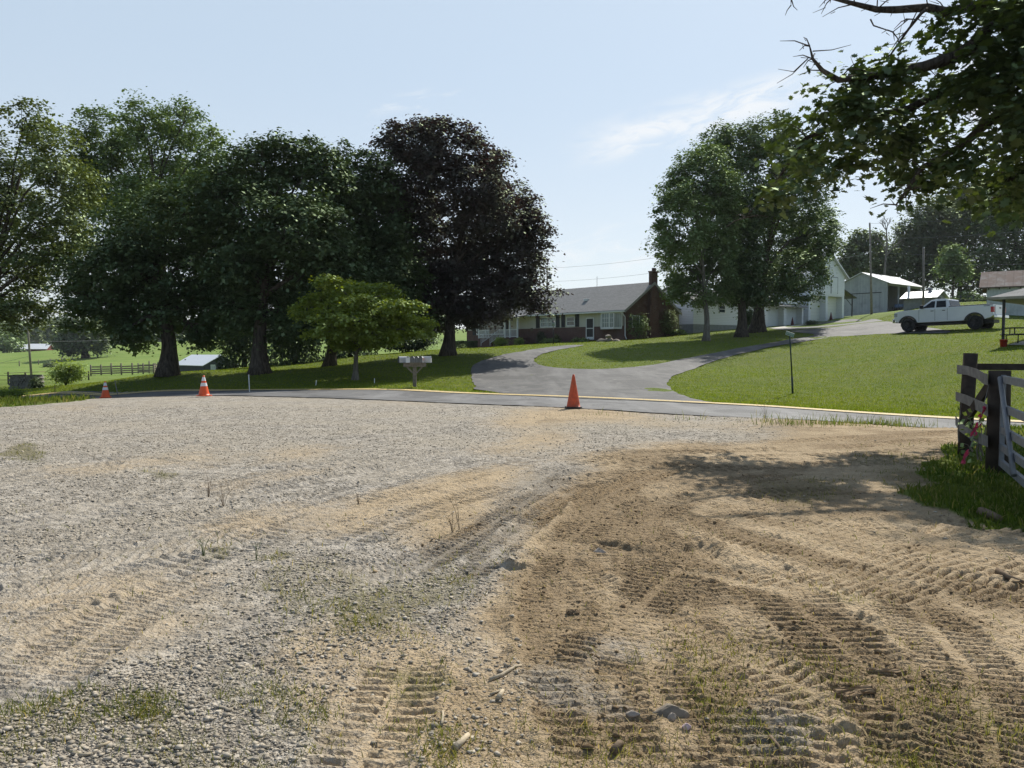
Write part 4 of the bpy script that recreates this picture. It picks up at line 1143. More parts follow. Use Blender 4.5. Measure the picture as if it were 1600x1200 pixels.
# ------------------------------------------------------------------ building materials
def brick_mat(name, c1, c2, mortar, sc=1.0):
    q = NT(name); o = q.obj()
    g = q.n('ShaderNodeNewGeometry').outputs['Normal']
    x = q.n('ShaderNodeSeparateXYZ', {0: o}); 
    u = q.math('ADD', x.outputs[0], x.outputs[1])
    v = q.n('ShaderNodeCombineXYZ', {0: u, 1: x.outputs[2], 2: 0.})
    b = q.n('ShaderNodeTexBrick', {'Vector': v.outputs[0], 'Color1': c1, 'Color2': c2, 'Mortar': mortar, 'Scale': sc, 'Mortar Size': .008, 'Brick Width': .22, 'Row Height': .075})
    c = q.mix(q.mapr(q.noise(o, 1.3, 4), .35, .7, 0, .45), b.outputs[0], tuple(t * .6 for t in c1))
    return q.bsdf(c, .9, 0, q.bump(b.outputs[1], .5, .01), .2)
def lined(name, c, axis, per, depth=.4, rough=.6, var=.12, metal=0., stain=None, sharp=.12):
    """boards, siding or ribbed sheet: fine dark joints every `per` metres along an axis (u = x+y for upright boards)"""
    q = NT(name); o = q.obj()
    x = q.n('ShaderNodeSeparateXYZ', {0: o})
    u = x.outputs[2] if axis == 'z' else (q.math('ADD', x.outputs[0], x.outputs[1]) if axis == 'u' else x.outputs['xyz'.index(axis)])
    f = q.math('FRACT', q.math('DIVIDE', u, per))
    j = q.mapr(f, 0., sharp, 1, 0)
    idn = q.n('ShaderNodeTexWhiteNoise', {1: q.math('FLOOR', q.math('DIVIDE', u, per))}, noise_dimensions='1D').outputs[0]
    n = q.noise(q.scale(o, 3, 3, .5) if axis != 'z' else q.scale(o, .5, .5, 6), 1.0, 5, .65)
    k = q.math('ADD', q.math('MULTIPLY', n, .6), q.math('MULTIPLY', idn, .4))
    col = q.mix(k, tuple(t * (1 - var) for t in c), tuple(min(.9, t * (1 + var)) for t in c))
    if stain:
        col = q.mix(q.math('MULTIPLY', q.mapr(q.noise(o, .9, 6, .7), .48, .66), .8), col, stain)
    col = q.mix(q.math('MULTIPLY', j, depth), col, tuple(t * .25 for t in c))
    return q.bsdf(col, rough, metal, q.bump(q.math('SUBTRACT', 1., j), .5, .012), .3)
mBrick = brick_mat('brick', (.15, .066, .05), (.10, .046, .038), (.20, .18, .16))
mSidingC = lined('cream_board', (.56, .54, .46), 'u', .20, .35)
mSidingW = lined('white_siding', (.72, .74, .76), 'z', .18, .55, .5, .04, sharp=.16)
mFound = simple('foundation_block', (.27, .28, .27), .9, .15, 3)
mTrim = simple('white_trim', (.74, .74, .72), .5, .05, 4)
mDark = simple('black_paint', (.018, .019, .022), .55, .2, 5)
mShut = lined('shutter_slats', (.022, .024, .030), 'z', .06, .5, .55)
q = NT('window_glass'); mGlass = q.bsdf((.035, .045, .05), .06, 0, None, .8)
q = NT('curtained_glass'); o_ = q.obj(); mGlassC = q.bsdf(q.mix(q.mapr(q.noise(q.scale(o_, 8, 8, .2), 1, 2), .4, .6), (.10, .14, .14), (.26, .33, .33)), .10, 0, None, .7)
q = NT('shingles'); o_ = q.obj(); xx = q.n('ShaderNodeSeparateXYZ', {0: o_})
b_ = q.n('ShaderNodeTexBrick', {'Vector': q.n('ShaderNodeCombineXYZ', {0: xx.outputs[0], 1: xx.outputs[1], 2: 0.}).outputs[0], 'Color1': (.165, .162, .155, 1), 'Color2': (.245, .24, .23, 1), 'Mortar': (.10, .10, .10, 1), 'Scale': 1., 'Mortar Size': .006, 'Brick Width': .30, 'Row Height': .13})
mShing = q.bsdf(q.mix(q.mapr(q.noise(o_, 26, 3, .7), .35, .65, 0, .7), b_.outputs[0], (.31, .305, .295)), .9, 0, None, .2)
mTin = lined('tin_roof', (.56, .57, .58), 'x', .6, .35, .38, .10, .55, (.40, .40, .41))
mTinY = lined('tin_roof_sheet', (.56, .57, .58), 'y', .6, .35, .38, .10, .55, (.40, .40, .41))
mRust = lined('rusty_roof', (.105, .066, .054), 'x', .65, .6, .85, .25, 0, (.20, .185, .175))
mBarn = lined('grey_barn_boards', (.33, .34, .36), 'u', .24, .65, .8, .16, 0, (.24, .25, .265), .09)
mShedW = lined('weathered_white_boards', (.52, .55, .54), 'u', .26, .55, .8, .12, 0, (.36, .40, .38), .07)
mBarnD = lined('dark_barn_boards', (.045, .055, .062), 'u', .28, .5, .8, .2)
mRedB = lined('red_barn_boards', (.16, .045, .04), 'u', .3, .5, .8, .2)
mGar = lined('garage_panels', (.70, .70, .63), 'z', .42, .45, .5, .05, sharp=.07)
mGarW = simple('white_panels', (.66, .69, .70), .5, .05, 2)
mWood = simple('weathered_wood', (.20, .17, .135), .9, .35, 9, 0, .5, 30, .1)
mWoodG = simple('silvered_wood', (.20, .19, .175), .9, .28, 7, 0, .5, 24, .1)
mWoodD = simple('dark_wood', (.055, .043, .034), .9, .3, 7, 0, .4, 24, .1)
mGalv = simple('galvanised_steel', (.20, .205, .215), .55, .18, 8, .3)
mSteelD = simple('dark_steel', (.03, .03, .033), .5, .2, 6, .3)
mBlack = simple('black_plastic', (.02, .02, .021), .5, .2, 9)
mShadeIn = simple('interior_shade', (.02, .018, .016), .9, .2, 2)  # near-black colour that stands for the shade inside the barns
mPoleG = simple('pole_wood', (.23, .205, .175), .9, .25, 4, 0, .4, 20, .1)

def win(parent, x0, x1, z0, z1, y, glass=None, mull=1, rail=True, name='window', fr=.07, out=-1, pr=.04):
    """sash window on a wall whose outside faces `out`*y"""
    f = MB()
    ya, yb = sorted((y, y + out * pr))
    f.box(x0, x0 + fr, ya, yb, z0, z1); f.box(x1 - fr, x1, ya, yb, z0, z1)
    f.box(x0 + fr, x1 - fr, ya, yb, z1 - fr, z1); f.box(x0 + fr, x1 - fr, ya, yb, z0, z0 + fr)
    for k in range(mull - 1):
        xm = x0 + (x1 - x0) * (k + 1) / mull
        f.box(xm - .025, xm + .025, ya, yb, z0 + fr, z1 - fr)
    if rail:
        for k in range(mull):
            a = x0 + (x1 - x0) * k / mull + (fr if k == 0 else .025); b = x0 + (x1 - x0) * (k + 1) / mull - (fr if k == mull - 1 else .025)
            zm = (z0 + z1) / 2; f.box(a, b, ya + .004, yb - .004, zm - .025, zm + .025)
    w_ = f.build(name, mTrim, parent)
    g = MB(); g.box(x0 + .01, x1 - .01, y + out * .002, y + out * .012, z0 + .01, z1 - .01)
    g.build('pane', glass or mGlass, w_)
    return w_
def part_box(name, m, parent, *b, bevel=0):
    return MB().box(*b).build(name, m, parent, bevel)

# ------------------------------------------------------------------ ranch house
HB = math.radians(43)
HX, HY = W(977, 531, 75)[:2]; HZ = T(HX, HY)
house = thing('ranch_house', 'long low brick ranch house with grey shingle roof and brick chimney', 'house', (HX, HY, HZ - .05), HB - math.pi / 2)
hL, hD = 24.0, 8.3
def hx(px):
    qv = (px - 800) / F
    e = math.radians(43)
    fx, fy = -math.sin(e), math.cos(e)
    return -((HX - HY * qv) / (-fx + fy * qv))
EV = 3.15; RG = EV + 2.6
wl = MB()
wl.prism([(0, -.9), (0, EV), (hD / 2, RG - .1), (hD, EV), (hD, -.9)], -.25, 0, 'x')
wl.prism([(0, -.9), (0, EV), (hD / 2, RG - .1), (hD, EV), (hD, -.9)], -hL, -hL + .25, 'x')
wl.box(-hL + .25, -.25, 0, .25, -.9, 1.42); wl.box(-hL + .25, -.25, hD - .25, hD, -.9, EV)
wl.build('wall', mBrick, house)
part_box('upper_wall', mSidingC, house, -hL + .25, -.25, .02, .25, 1.42, EV)
# roof: two slabs and a ridge cap
rf = MB(); ov = .55; oe = .35
sl = (RG - EV) / (hD / 2)
for sgn in (0, 1):
    y0, y1 = (-ov, hD / 2) if sgn == 0 else (hD / 2, hD + ov)
    zz = lambda y: RG - sl * abs(y - hD / 2)
    rf.prism([(y0, zz(y0)), (y1, zz(y1)), (y1, zz(y1) + .12), (y0, zz(y0) + .12)], -hL - oe, oe, 'x')
roof = rf.build('roof', mShing, house)
rv = MB().box(-6.6, -6.1, 1.35, 1.75, EV + 1.0, EV + 1.25); rv.build('vent', mTrim, roof, .03)
ga = MB()
for k in range(2):
    y0, y1 = (-ov, hD / 2) if k == 0 else (hD + ov, hD / 2)
    ga.prism([(y0, zz(y0) - .16), (y1, zz(y1) - .16), (y1, zz(y1) + .125), (y0, zz(y0) + .125)], oe + .003, oe + .05, 'x')
ga.build('bargeboard', simple('bargeboard_paint', (.30, .29, .26), .6), house)
gt = MB().box(-hL - oe, oe, -ov - .12, -ov - .005, EV - .42, EV - .30); gt.build('gutter', mTrim, house)
part_box('soffit', mTrim, house, -hL, 0, -ov, -.003, EV - .36, EV - .32)
dn = MB().tube([(-.02, -ov, EV - .45), (.06, -.12, EV - .9), (.06, -.10, .45), (.55, -.5, .12)], .05, 8); dn.build('downspout', mTrim, house, fix=False)
# chimney on the gable end
ch = MB().box(.003, .36, hD / 2 - .7, hD / 2 + .7, -.9, EV + .4); ch.box(.006, .34, hD / 2 - .5, hD / 2 + .5, EV + .4, RG + 1.05)
ch.box(-.05, .56, hD / 2 - .56, hD / 2 + .56, RG + 1.05, RG + 1.17); ch.box(.12, .38, hD / 2 - .18, hD / 2 + .18, RG + 1.17, RG + 1.5)
chim = ch.build('chimney', mBrick, house)
# door and windows of the front
def front_win(pa, pb, z0, z1, **k): return win(house, hx(pb) if hx(pb) < hx(pa) else hx(pa), hx(pa) if hx(pb) < hx(pa) else hx(pb), z0, z1, .02, **k)
d0, d1 = sorted((hx(915.5), hx(928)))
dr = MB().box(d0, d0 + .1, -.05, .02, .12, 2.35).box(d1 - .1, d1, -.05, .02, .12, 2.35).box(d0 + .1, d1 - .1, -.05, .02, 2.23, 2.35).box(d0 + .1, d1 - .1, -.045, .015, 1.22, 1.30).box(d0 + .1, d1 - .1, -.045, .015, .12, .40).build('door', mTrim, house)
MB().box(d0 + .1, d1 - .1, -.02, -.008, .40, 2.23).build('screen', mDark, dr)
a, b = sorted((hx(885), hx(898))); win(house, a, b, 1.55, 2.55, .02, fr=.10)
for p0, p1 in ((877, 882.5), (898.7, 904.5), (837.5, 843), (868.5, 874)):
    a, b = sorted((hx(p0), hx(p1))); part_box('shutter', mShut, house, a, b, -.03, .018, 1.45, 2.75)
a, b = sorted((hx(844.5), hx(868))); win(house, a, b, 1.5, 2.6, .02, mGlassC, 2, fr=.10)
a, b = sorted((hx(745), hx(788))); win(house, a, b, .85, 2.7, -.0, None, 3, fr=.12, pr=.06)
for p0, p1 in ((739, 743.5), (789.5, 794)):
    a, b = sorted((hx(p0), hx(p1))); part_box('shutter', mShut, house, a, b, -.055, -.003, .85, 2.7)
# bay window
a, b = sorted((hx(938), hx(971.5)))
by = MB().prism([(a, 0.), (a + .6, -.55), (b - .6, -.55), (b, 0.)], 1.12, 1.30)
bayw = by.build('bay_window', mTrim, house)
MB().prism([(a, 0.), (a + .6, -.55), (b - .6, -.55), (b, 0.)], 2.65, 2.80).build('canopy', mTrim, bayw)
MB().prism([(a + .05, .0), (a + .63, -.50), (b - .63, -.50), (b - .05, .0)], 1.30, 2.65).build('pane', mGlassC, bayw)
fr = MB()
for x, y in ((a + .03, -.03), (a + .6, -.53), (b - .6, -.53), (b - .03, -.03), ((a + b) / 2 + .25, -.535)):
    fr.box(x - .05, x + .05, y - .02, y + .03, 1.30, 2.65)
for zz_ in (1.75, 2.2):
    fr.box(a + .66, b - .66, -.512, -.502, zz_ - .015, zz_ + .015)
for xx_ in np.linspace(a + .95, b - .95, 4):
    fr.box(xx_ - .012, xx_ + .012, -.515, -.503, 1.30, 2.65)
fr.build('frame', mTrim, bayw)
# gable window with a shutter, behind the flowering shrub
def side_win(y0, y1, z0, z1):
    f = MB().box(.003, .05, y0, y1, z0, z0 + .08).box(.003, .05, y0, y1, z1 - .08, z1).box(.003, .05, y0, y0 + .08, z0 + .08, z1 - .08).box(.003, .05, y1 - .08, y1, z0 + .08, z1 - .08)
    w_ = f.build('window', mTrim, house); MB().box(.002, .012, y0 + .02, y1 - .02, z0 + .02, z1 - .02).build('pane', mGlass, w_)
side_win(1.0, 2.2, 1.25, 2.45)
part_box('shutter', mShut, house, .003, .04, .55, .97, 1.2, 2.5); part_box('shutter', mShut, house, .003, .04, 2.23, 2.65, 1.2, 2.5)
# porch
pa, pb = sorted((hx(766), hx(828)))
po = MB().box(pa, pb, -1.9, -.01, -.9, .42).build('porch_deck', mBrick, house)
for x in (pa + .1, (pa + pb) / 2 + 1.2, (pa + pb) / 2 + 2.0, pb - .1):
    MB().box(x - .07, x + .07, -1.86, -1.72, .42, EV - .30).build('porch_post', mTrim, house)
MB().prism([(-2.35, EV - .62), (-ov - .13, zz(-ov) + .02), (-ov - .13, zz(-ov) + .12), (-2.35, EV - .50)], pa - .3, pb + .3, 'x').build('porch_roof', mShing, house)
rr = MB()
g0, g1 = (pa + pb) / 2 - 1.3, (pa + pb) / 2 + .2
for x0, x1 in ((pa + .17, g0), (g1, pb - .17)):
    rr.box(x0, x1, -1.82, -1.76, 1.28, 1.34); rr.box(x0, x1, -1.82, -1.76, .50, .56)
    for x in np.arange(x0 + .04, x1, .15): rr.box(x - .018, x + .018, -1.808, -1.772, .56, 1.28)
for x in (g0, g1):
    rr.beam((x, -1.8, 1.3), (x, -3.1, .55), .06, .06); rr.beam((x, -1.8, .55), (x, -3.1, -.15), .05, .05)
    for t in np.linspace(.12, 1, 7): rr.beam((x, -1.8 - 1.3 * t, 1.28 - .75 * t), (x, -1.8 - 1.3 * t, .5 - .68 * t - (.25 if t == 1 else 0)), .036, .036)
rr.build('porch_railing', mTrim, house)
st = MB()
for k in range(3): st.box(g0 - .02, g1 + .02, -1.9 - .32 * (k + 1), -1.9 - .32 * k - .003, -.9, .28 - .16 * k)
st.build('porch_steps', mBrick, house)
an = MB().tube([(-7.2, hD / 2, RG), (-7.2, hD / 2, RG + 1.2)], .02, 6); an.build('antenna', mSteelD, roof, fix=False)

# brown side room, white wing and garages, one building behind
GB = math.radians(36)
ex, ey = math.cos(GB), math.sin(GB)
sx_, sy_ = W(1057, 520, 84)[:2]; sz_ = T(sx_, sy_)
sr = thing('side_room', 'small tan sided room between the brick gable and the white wing', 'annex', (sx_, sy_, sz_ - .1), GB)
sidew = 4.2
swl = MB().prism([(0, -.6), (0, 2.75), (2.2, 3.5), (4.4, 2.75), (4.4, -.6)], 0, sidew, 'x').build('wall', lined('tan_siding', (.30, .235, .155), 'z', .17, .4, .7, .1), sr)
win(sr, 2.35, 3.1, .95, 2.25, 0, None, 1); part_box('shutter', mShut, sr, 3.15, 3.6, -.03, -.002, .9, 2.3); part_box('shutter', mShut, sr, 1.85, 2.3, -.03, -.002, .9, 2.3)
MB().prism([(-.35, 2.62), (2.2, 3.52), (4.75, 2.62), (4.75, 2.74), (2.2, 3.66), (-.35, 2.74)], -.1, sidew + .02, 'x').build('roof', mShing, sr)
MB().box(1.9, 2.0, -.1, -.003, -.4, 2.6).box(sidew - .1, sidew, -.1, -.003, -.4, 2.6).build('corner_trim', simple('tan_trim', (.42, .36, .27), .6), sr)

wx_, wy_ = W(1083, 520, 82.6)[:2]; wz_ = T(wx_, wy_)
gar = thing('garage_building', 'white sided wing and two storey garage with a loft door and overhead doors', 'garage', (wx_, wy_, wz_ - .05), GB)
def gx(px):
    qv = (px - 800) / F
    return (wx_ - wy_ * qv) / (ey * qv - ex)
x1 = gx(1196); x2 = gx(1254); x3 = gx(1262); x4 = gx(1317)
def gz(x): return T(wx_ + ex * x, wy_ + ey * x) - (wz_ - .05)
zg = gz((x1 + x2) / 2) ; zh = gz(x4 - 2)
MB().box(0, x1, 0, 7, -.8, max(.75, gz(x1 * .4) + .55)).build('foundation', mFound, gar)
fz = max(.75, gz(x1 * .4) + .55)
MB().prism([(-.02, fz), (-.02, fz + 2.5), (3.5, fz + 4.0), (7, fz + 2.5), (7, fz)], -.02, x1 - .003, 'x').build('wing_wall', mSidingW, gar)
wing_roof = MB().prism([(-.5, fz + 2.32), (3.5, fz + 4.05), (7.5, fz + 2.32), (7.5, fz + 2.45), (3.5, fz + 4.2), (-.5, fz + 2.45)], -.3, x2 + .2, 'x').build('wing_roof', mShing, gar)
wwin = win(gar, gx(1121), gx(1132.5), fz + 1.25, fz + 2.2, -.02, None, 1, fr=.12)
def bays(xa, xb, z0, h, top, nm, m, y=0.0, rec=.75, pil=.55, side=.3):
    """two overhead doors set back between pillars"""
    xm = (xa + xb) / 2
    w_ = MB()
    w_.box(xa, xa + side, y, y + rec, z0 - 1, z0 + h); w_.box(xm - pil / 2, xm + pil / 2, y, y + rec, z0 - 1, z0 + h); w_.box(xb - side, xb, y, y + rec, z0 - 1, z0 + h)
    w_.box(xa, xb, y, y + rec, z0 + h, top)
    w_.box(xa, xb, y + rec + .08, y + rec + 6, z0 - 1, top)
    w_.build(nm, mSidingW, gar)
    for a, b in ((xa + side, xm - pil / 2), (xm + pil / 2, xb - side)):
        MB().box(a + .002, b - .002, y + rec, y + rec + .06, z0 - .3, z0 + h - .003).build('overhead_door', m, gar)
bays(x1, x2, zg, 2.65, zg + 3.3, 'low_garage_wall', mGarW)
MB().box(x2 + .003, x3 - .003, 1.6, 6.5, zg - 1, zg + 3.3).build('link_wall', mSidingW, gar)
bays(x3, x4, zh, 2.85, zh + 3.0, 'tall_garage_wall', mGar, .0, .8, .45, .42)
xm = (x3 + x4) / 2; hw = (x4 - x3) / 2
topz = zh + 5.6
MB().prism([(x3, zh + 3.0), (x4, zh + 3.0), (x4, topz), (xm, topz + hw * .72), (x3, topz)], -.03, 6.9, 'y').build('loft_wall', mSidingW, gar)
lf = MB().box(x4 - 3.0, x4 - 1.65, -.075, -.033, zh + 3.25, zh + 5.2).build('loft_door', mGarW, gar)
MB().box(x4 - 3.08, x4 - 3.0, -.08, -.033, zh + 3.2, zh + 5.28).box(x4 - 1.65, x4 - 1.57, -.08, -.033, zh + 3.2, zh + 5.28).box(x4 - 3.0, x4 - 1.65, -.08, -.033, zh + 5.2, zh + 5.28).build('trim', simple('grey_trim', (.18, .19, .2), .6), lf)
MB().prism([(x3 - .5, topz - .36 - .12), (xm, topz + hw * .72 - .0), (x4 + .5, topz - .36 - .12), (x4 + .5, topz - .28), (xm, topz + hw * .72 + .2), (x3 - .5, topz - .28)], -.4, 7.3, 'y').build('loft_roof', mTin, gar)
# lean-to against the garage's right flank
le = MB().prism([(x4 + .01, zh + 4.2), (x4 + 4.0, zh + 2.9), (x4 + 4.0, zh + 3.0), (x4 + .01, zh + 4.32)], .6, 6.2, 'y'); le.build('lean_to_roof', mSteelD, gar)
MB().box(x4 + 3.3, x4 + 3.42, .8, .92, zh - 1, zh + 3.02).beam((x4 + .3, .86, zh + 3.0), (x4 + 3.35, .86, zh + 3.0), .08, .1).beam((x4 + 1.6, .86, zh + 3.0), (x4 + 3.3, .86, zh + 1.9), .06, .06).build('lean_to_frame', mSteelD, gar)

# grey open barn
bx_, by_ = W(1386, 487, 125)[:2]; bz_ = T(bx_, by_)
BB = math.radians(-50) + math.pi / 2          # local x runs along the open side, away to the right
barn = thing('open_barn', 'grey board barn with shiny tin roof, one long side open on posts', 'barn', (bx_, by_, bz_), math.radians(40))
bl, bw = 12.5, 8.2; be, bh = 4.7, 6.5
w_ = MB().prism([(0, -1.2), (0, be), (bw / 2, bh), (bw, be), (bw, -2.2)], 0, .15, 'x').prism([(0, -1.2), (0, be), (bw / 2, bh), (bw, be), (bw, -1.2)], bl - .15, bl, 'x')
w_.box(.15, bl - .15, bw - .15, bw, -1.5, be)
w_.build('wall', mBarn, barn)
MB().box(.16, bl - .16, .4, bw - .16, -1.0, -.02).box(.155, .2, .1, bw - .2, -.02, be).box(.2, bl - .2, bw - .21, bw - .155, -.02, be).build('inner_shade_sheets', mShadeIn, barn)  # added dark sheets and floor put the open barn's shade into colour
sl2 = (bh - be) / (bw / 2)
MB().prism([(-.7, be - .7 * sl2 + .03), (bw / 2, bh + .03), (bw / 2, bh + .12), (-.7, be - .7 * sl2 + .12)], -.4, bl + .4, 'x').prism([(bw / 2 + .002, bh + .03), (bw + .7, be - .7 * sl2 + .03), (bw + .7, be - .7 * sl2 + .12), (bw / 2 + .002, bh + .12)], -.4, bl + .4, 'x').build('roof', mTin, barn)
MB().box(.15, bl, -.02, .12, be - .45, be - .12).build('beam', mBarn, barn)
for k in range(1, 4):
    MB().box(bl * k / 3 - .12, bl * k / 3 + .12, .0, .2, -1.2, be - .45).build('post', mBarn, barn)
MB().box(-.06, -.002, 1.2, 4.0, -.1, 3.1).box(-.06, -.002, 4.1, 6.6, -.1, 3.1).build('sliding_door', mBarn, barn)
MB().box(-.12, -.062, .9, 6.9, 3.1, 3.22).build('door_track', mSteelD, barn)
# a blue tractor-like machine parked in the barn's shade
tz = T(bx_ + 2.5, by_ + .5)
tractor = thing('parked_tractor', 'dim blue tractor parked in the dark open barn', 'tractor', (bx_ + 2.7, by_ + 1.2, bz_ - .02), math.radians(40))
mBlueT = simple('blue_paint', (.05, .10, .20), .5)
MB().box(-1.2, .5, -.4, .4, .7, 1.25).box(.5, 1.3, -.5, .5, .8, 1.1).build('hood', mBlueT, tractor, .06)
for x, y, r in ((.8, -.75, .7), (.8, .75, .7), (-.9, -.6, .42), (-.9, .6, .42)):
    MB().lathe([(.01, -.14), (r, -.14), (r, .14), (.01, .14)], 18, (x, y, r), 'y').build('wheel', mBlack, tractor)

# little tin roofed pump house on the mound
px_, py_ = W(1412, 478, 83)[:2]; pz_ = T(px_, py_)
pump = thing('pump_house', 'small block shed with bright tin roof on the mound behind the pickup', 'shed', (px_, py_, pz_), math.radians(-48))
plen, pw = 3.1, 2.8
MB().prism([(0, -.8), (0, .75), (pw / 2, 1.35), (pw, .75), (pw, -.8)], 0, plen, 'x').build('wall', mFound, pump)
MB().prism([(-.35, .60), (pw / 2, 1.38), (pw / 2, 1.46), (-.35, .68)], -.3, plen + .35, 'x').prism([(pw / 2 + .002, 1.38), (pw + .35, .60), (pw + .35, .68), (pw / 2 + .002, 1.46)], -.3, plen + .35, 'x').build('roof', mTin, pump)
MB().box(plen + .002, plen + .05, .75, 1.45, -.3, .75).build('door', mDark, pump)
MB().tube([(.3, .5, .8), (.3, .5, 2.0)], .12, 10).build('flue', mTrim, pump, fix=False)
MB().lathe([(.02, 1.4), (.16, 1.5), (.2, 1.62), (.26, 1.64), (.2, 1.72), (.05, 1.85)], 12, (plen - 1.0, pw / 2, 0)).build('vent', mGalv, pump)

# weathered white shed at the right edge
qx_, qy_ = W(1541, 495, 70)[:2]; qz_ = T(qx_, qy_)
shed = thing('board_shed', 'weathered white board shed with rusty tin roof at the right edge', 'shed', (qx_, qy_, qz_), math.radians(-34))
sl_, sd = 10.0, 5.0
MB().prism([(0, -.8), (0, 2.75), (sd / 2, 4.15), (sd, 2.75), (sd, -.8)], 0, sl_, 'x').build('wall', mShedW, shed)
MB().prism([(-.35, 2.56), (sd / 2, 4.17), (sd / 2, 4.25), (-.35, 2.64)], -.6, sl_ + .5, 'x').prism([(sd / 2 + .002, 4.17), (sd + .35, 2.56), (sd + .35, 2.64), (sd / 2 + .002, 4.25)], -.6, sl_ + .5, 'x').build('roof', mRust, shed)
for x in np.arange(.1, sl_, .8): MB().box(x, x + .08, -.3, -.003, 2.42, 2.55).build('rafter_tail', mWoodD, shed)
part_box('vent_slot', mDark, shed, 2.0, 2.9, -.02, -.002, 1.55, 1.75)

# pavilion with table, bucket
vx, vy = W(1567, 540, 38)[:2]; vz = T(vx, vy)
pav = thing('picnic_pavilion', 'open picnic pavilion with hip shingle roof on dark posts, right edge', 'pavilion', (vx, vy, vz), math.radians(-48))
pe = 2.25; PA, PB = 6.0, 5.0
ps = MB()
for x, y in ((0, 0), (PA, 0), (PA, PB), (0, PB)):
    MB().box(x - .055, x + .055, y - .055, y + .055, -.4, pe).build('post', mSteelD, pav)
ov = .55
rv_ = [(-ov, -ov, pe), (PA + ov, -ov, pe), (PA + ov, PB + ov, pe), (-ov, PB + ov, pe), (PB / 2, PB / 2, pe + 1.15), (PA - PB / 2, PB / 2, pe + 1.15)]
rb = [(x, y, z + .10) for x, y, z in rv_]
m_ = MB(); m_.add(rb, [(0, 1, 5, 4), (1, 2, 5), (2, 3, 4, 5), (3, 0, 4)]); m_.add(rv_[:4], [(0, 3, 2, 1)])
m_.add(rv_[:4] + rb[:4], [(0, 1, 5, 4), (1, 2, 6, 5), (2, 3, 7, 6), (3, 0, 4, 7)])
m_.build('roof', mShing, pav)
MB().box(-ov - .025, PA + ov + .025, -ov - .03, -ov - .003, pe - .02, pe + .11).box(-ov - .03, -ov - .003, -ov, PB + ov, pe - .02, pe + .11).build('fascia', simple('tan_fascia', (.30, .27, .22), .6), pav)
slab, _ = drape('pavilion_slab', None, .07, mConc, .5, 3, [tuple((Matrix.Rotation(math.radians(-48), 2) @ Vector(c)) + Vector((vx, vy))) for c in ((.35, -.5), (PA + .5, -.5), (PA + .5, PB + .4), (.35, PB + .4))])
tag(slab, kind='structure')
tx, ty = W(1572, 541, 37.2)[:2]; tz = T(tx, ty)
tab = thing('picnic_table', 'black picnic table with thin steel legs under the pavilion', 'table', (tx + 1.0, ty - .1, T(tx + 1, ty) + .07), math.radians(-14))
for z, y0, y1, nm in ((.76, -.38, .38, 'tabletop'), (.45, -.85, -.58, 'bench'), (.45, .58, .85, 'bench')):
    MB().box(-.95, 1.0, y0, y1, z - .05, z).build(nm, mBlack, tab, .012)
for x in (-.7, .75):
    MB().tube([(x, -.75, 0), (x, -.75, .40), (x, .75, .40), (x, .75, 0)], .025, 6).tube([(x, -.3, .4), (x, -.3, .71)], .025, 6).tube([(x, .3, .4), (x, .3, .71)], .025, 6).build('leg', mSteelD, tab, fix=False)
bk = W(1568, 539, 37.3); bkt = thing('bucket', 'red plastic bucket at the foot of the pavilion post', 'bucket', (bk[0], bk[1], T(bk[0], bk[1]) - .02))
mRed = simple('red_plastic', (.42, .035, .025), .5)
MB().lathe([(.0, 0), (.135, 0), (.165, .34), (.175, .34), (.175, .375), (.155, .375), (.128, .03), (.0, .03)], 22).build('pail', mRed, bkt)
MB().tube([(.16 * math.cos(t), -.02 - .16 * math.sin(t), .34 - .12 * math.sin(t)) for t in np.linspace(0, math.pi, 10)], .006, 5).build('handle', mSteelD, bkt, fix=False)

# ------------------------------------------------------------------ left: barns, corral, pole, woodpile
lx, ly = W(276, 583, 155)[:2]
lb = thing('low_barn', 'low dark barn with bright white tin roof in the valley', 'barn', (lx, ly, T(lx, ly) - .2), math.radians(-45))
LL_, LW = 13.0, 6.4
def shp(z0): return [(0, z0), (0, 1.9), (LW * .62, 3.7), (LW, 2.6), (LW, z0)]
MB().prism([(0, -1), (0, 1.95), (LW / 2, 3.75), (LW, 1.95), (LW, -1)], 0, LL_, 'x').build('wall', mBarnD, lb)
MB().prism([(-.5, 1.75), (LW / 2, 3.77), (LW / 2, 3.87), (-.5, 1.85)], -.4, LL_ + .5, 'x').prism([(LW / 2 + .002, 3.77), (LW + .5, 1.75), (LW + .5, 1.85), (LW / 2 + .002, 3.87)], -.4, LL_ + .5, 'x').build('roof', simple('white_tin', (.74, .75, .76), .4, .06, 3, .2), lb)
MB().box(LL_ + .003, LL_ + .08, 1.2, 2.2, 0, 2.0).build('door', mShedW, lb)
MB().box(LL_ + .003, LL_ + .06, 4.2, 6.8, .6, 2.3).build('opening_shade', mShadeIn, lb)  # near-black panel on the closed wall, painted as an open bay's shade
MB().tube([(1.2, 1.3, 2.2), (1.2, 1.3, 3.0)], .15, 8).build('flue', mSteelD, lb, fix=False)
fx, fy = W(14, 553, 420)[:2]
rbn = thing('red_barn', 'far red barn with long white roof below the wooded ridge', 'barn', (fx, fy, T(fx, fy) - .8), math.radians(8))
MB().prism([(0, -2), (0, 3.0), (5, 5.6), (10, 3.0), (10, -2)], 0, 19, 'x').build('wall', mRedB, rbn)
MB().prism([(-.6, 2.85), (5, 5.7), (10.6, 2.85), (10.6, 3.0), (5, 5.9), (-.6, 3.0)], -.5, 19.5, 'x').build('roof', simple('white_roof', (.74, .75, .76), .4, .05, 1, .1), rbn)
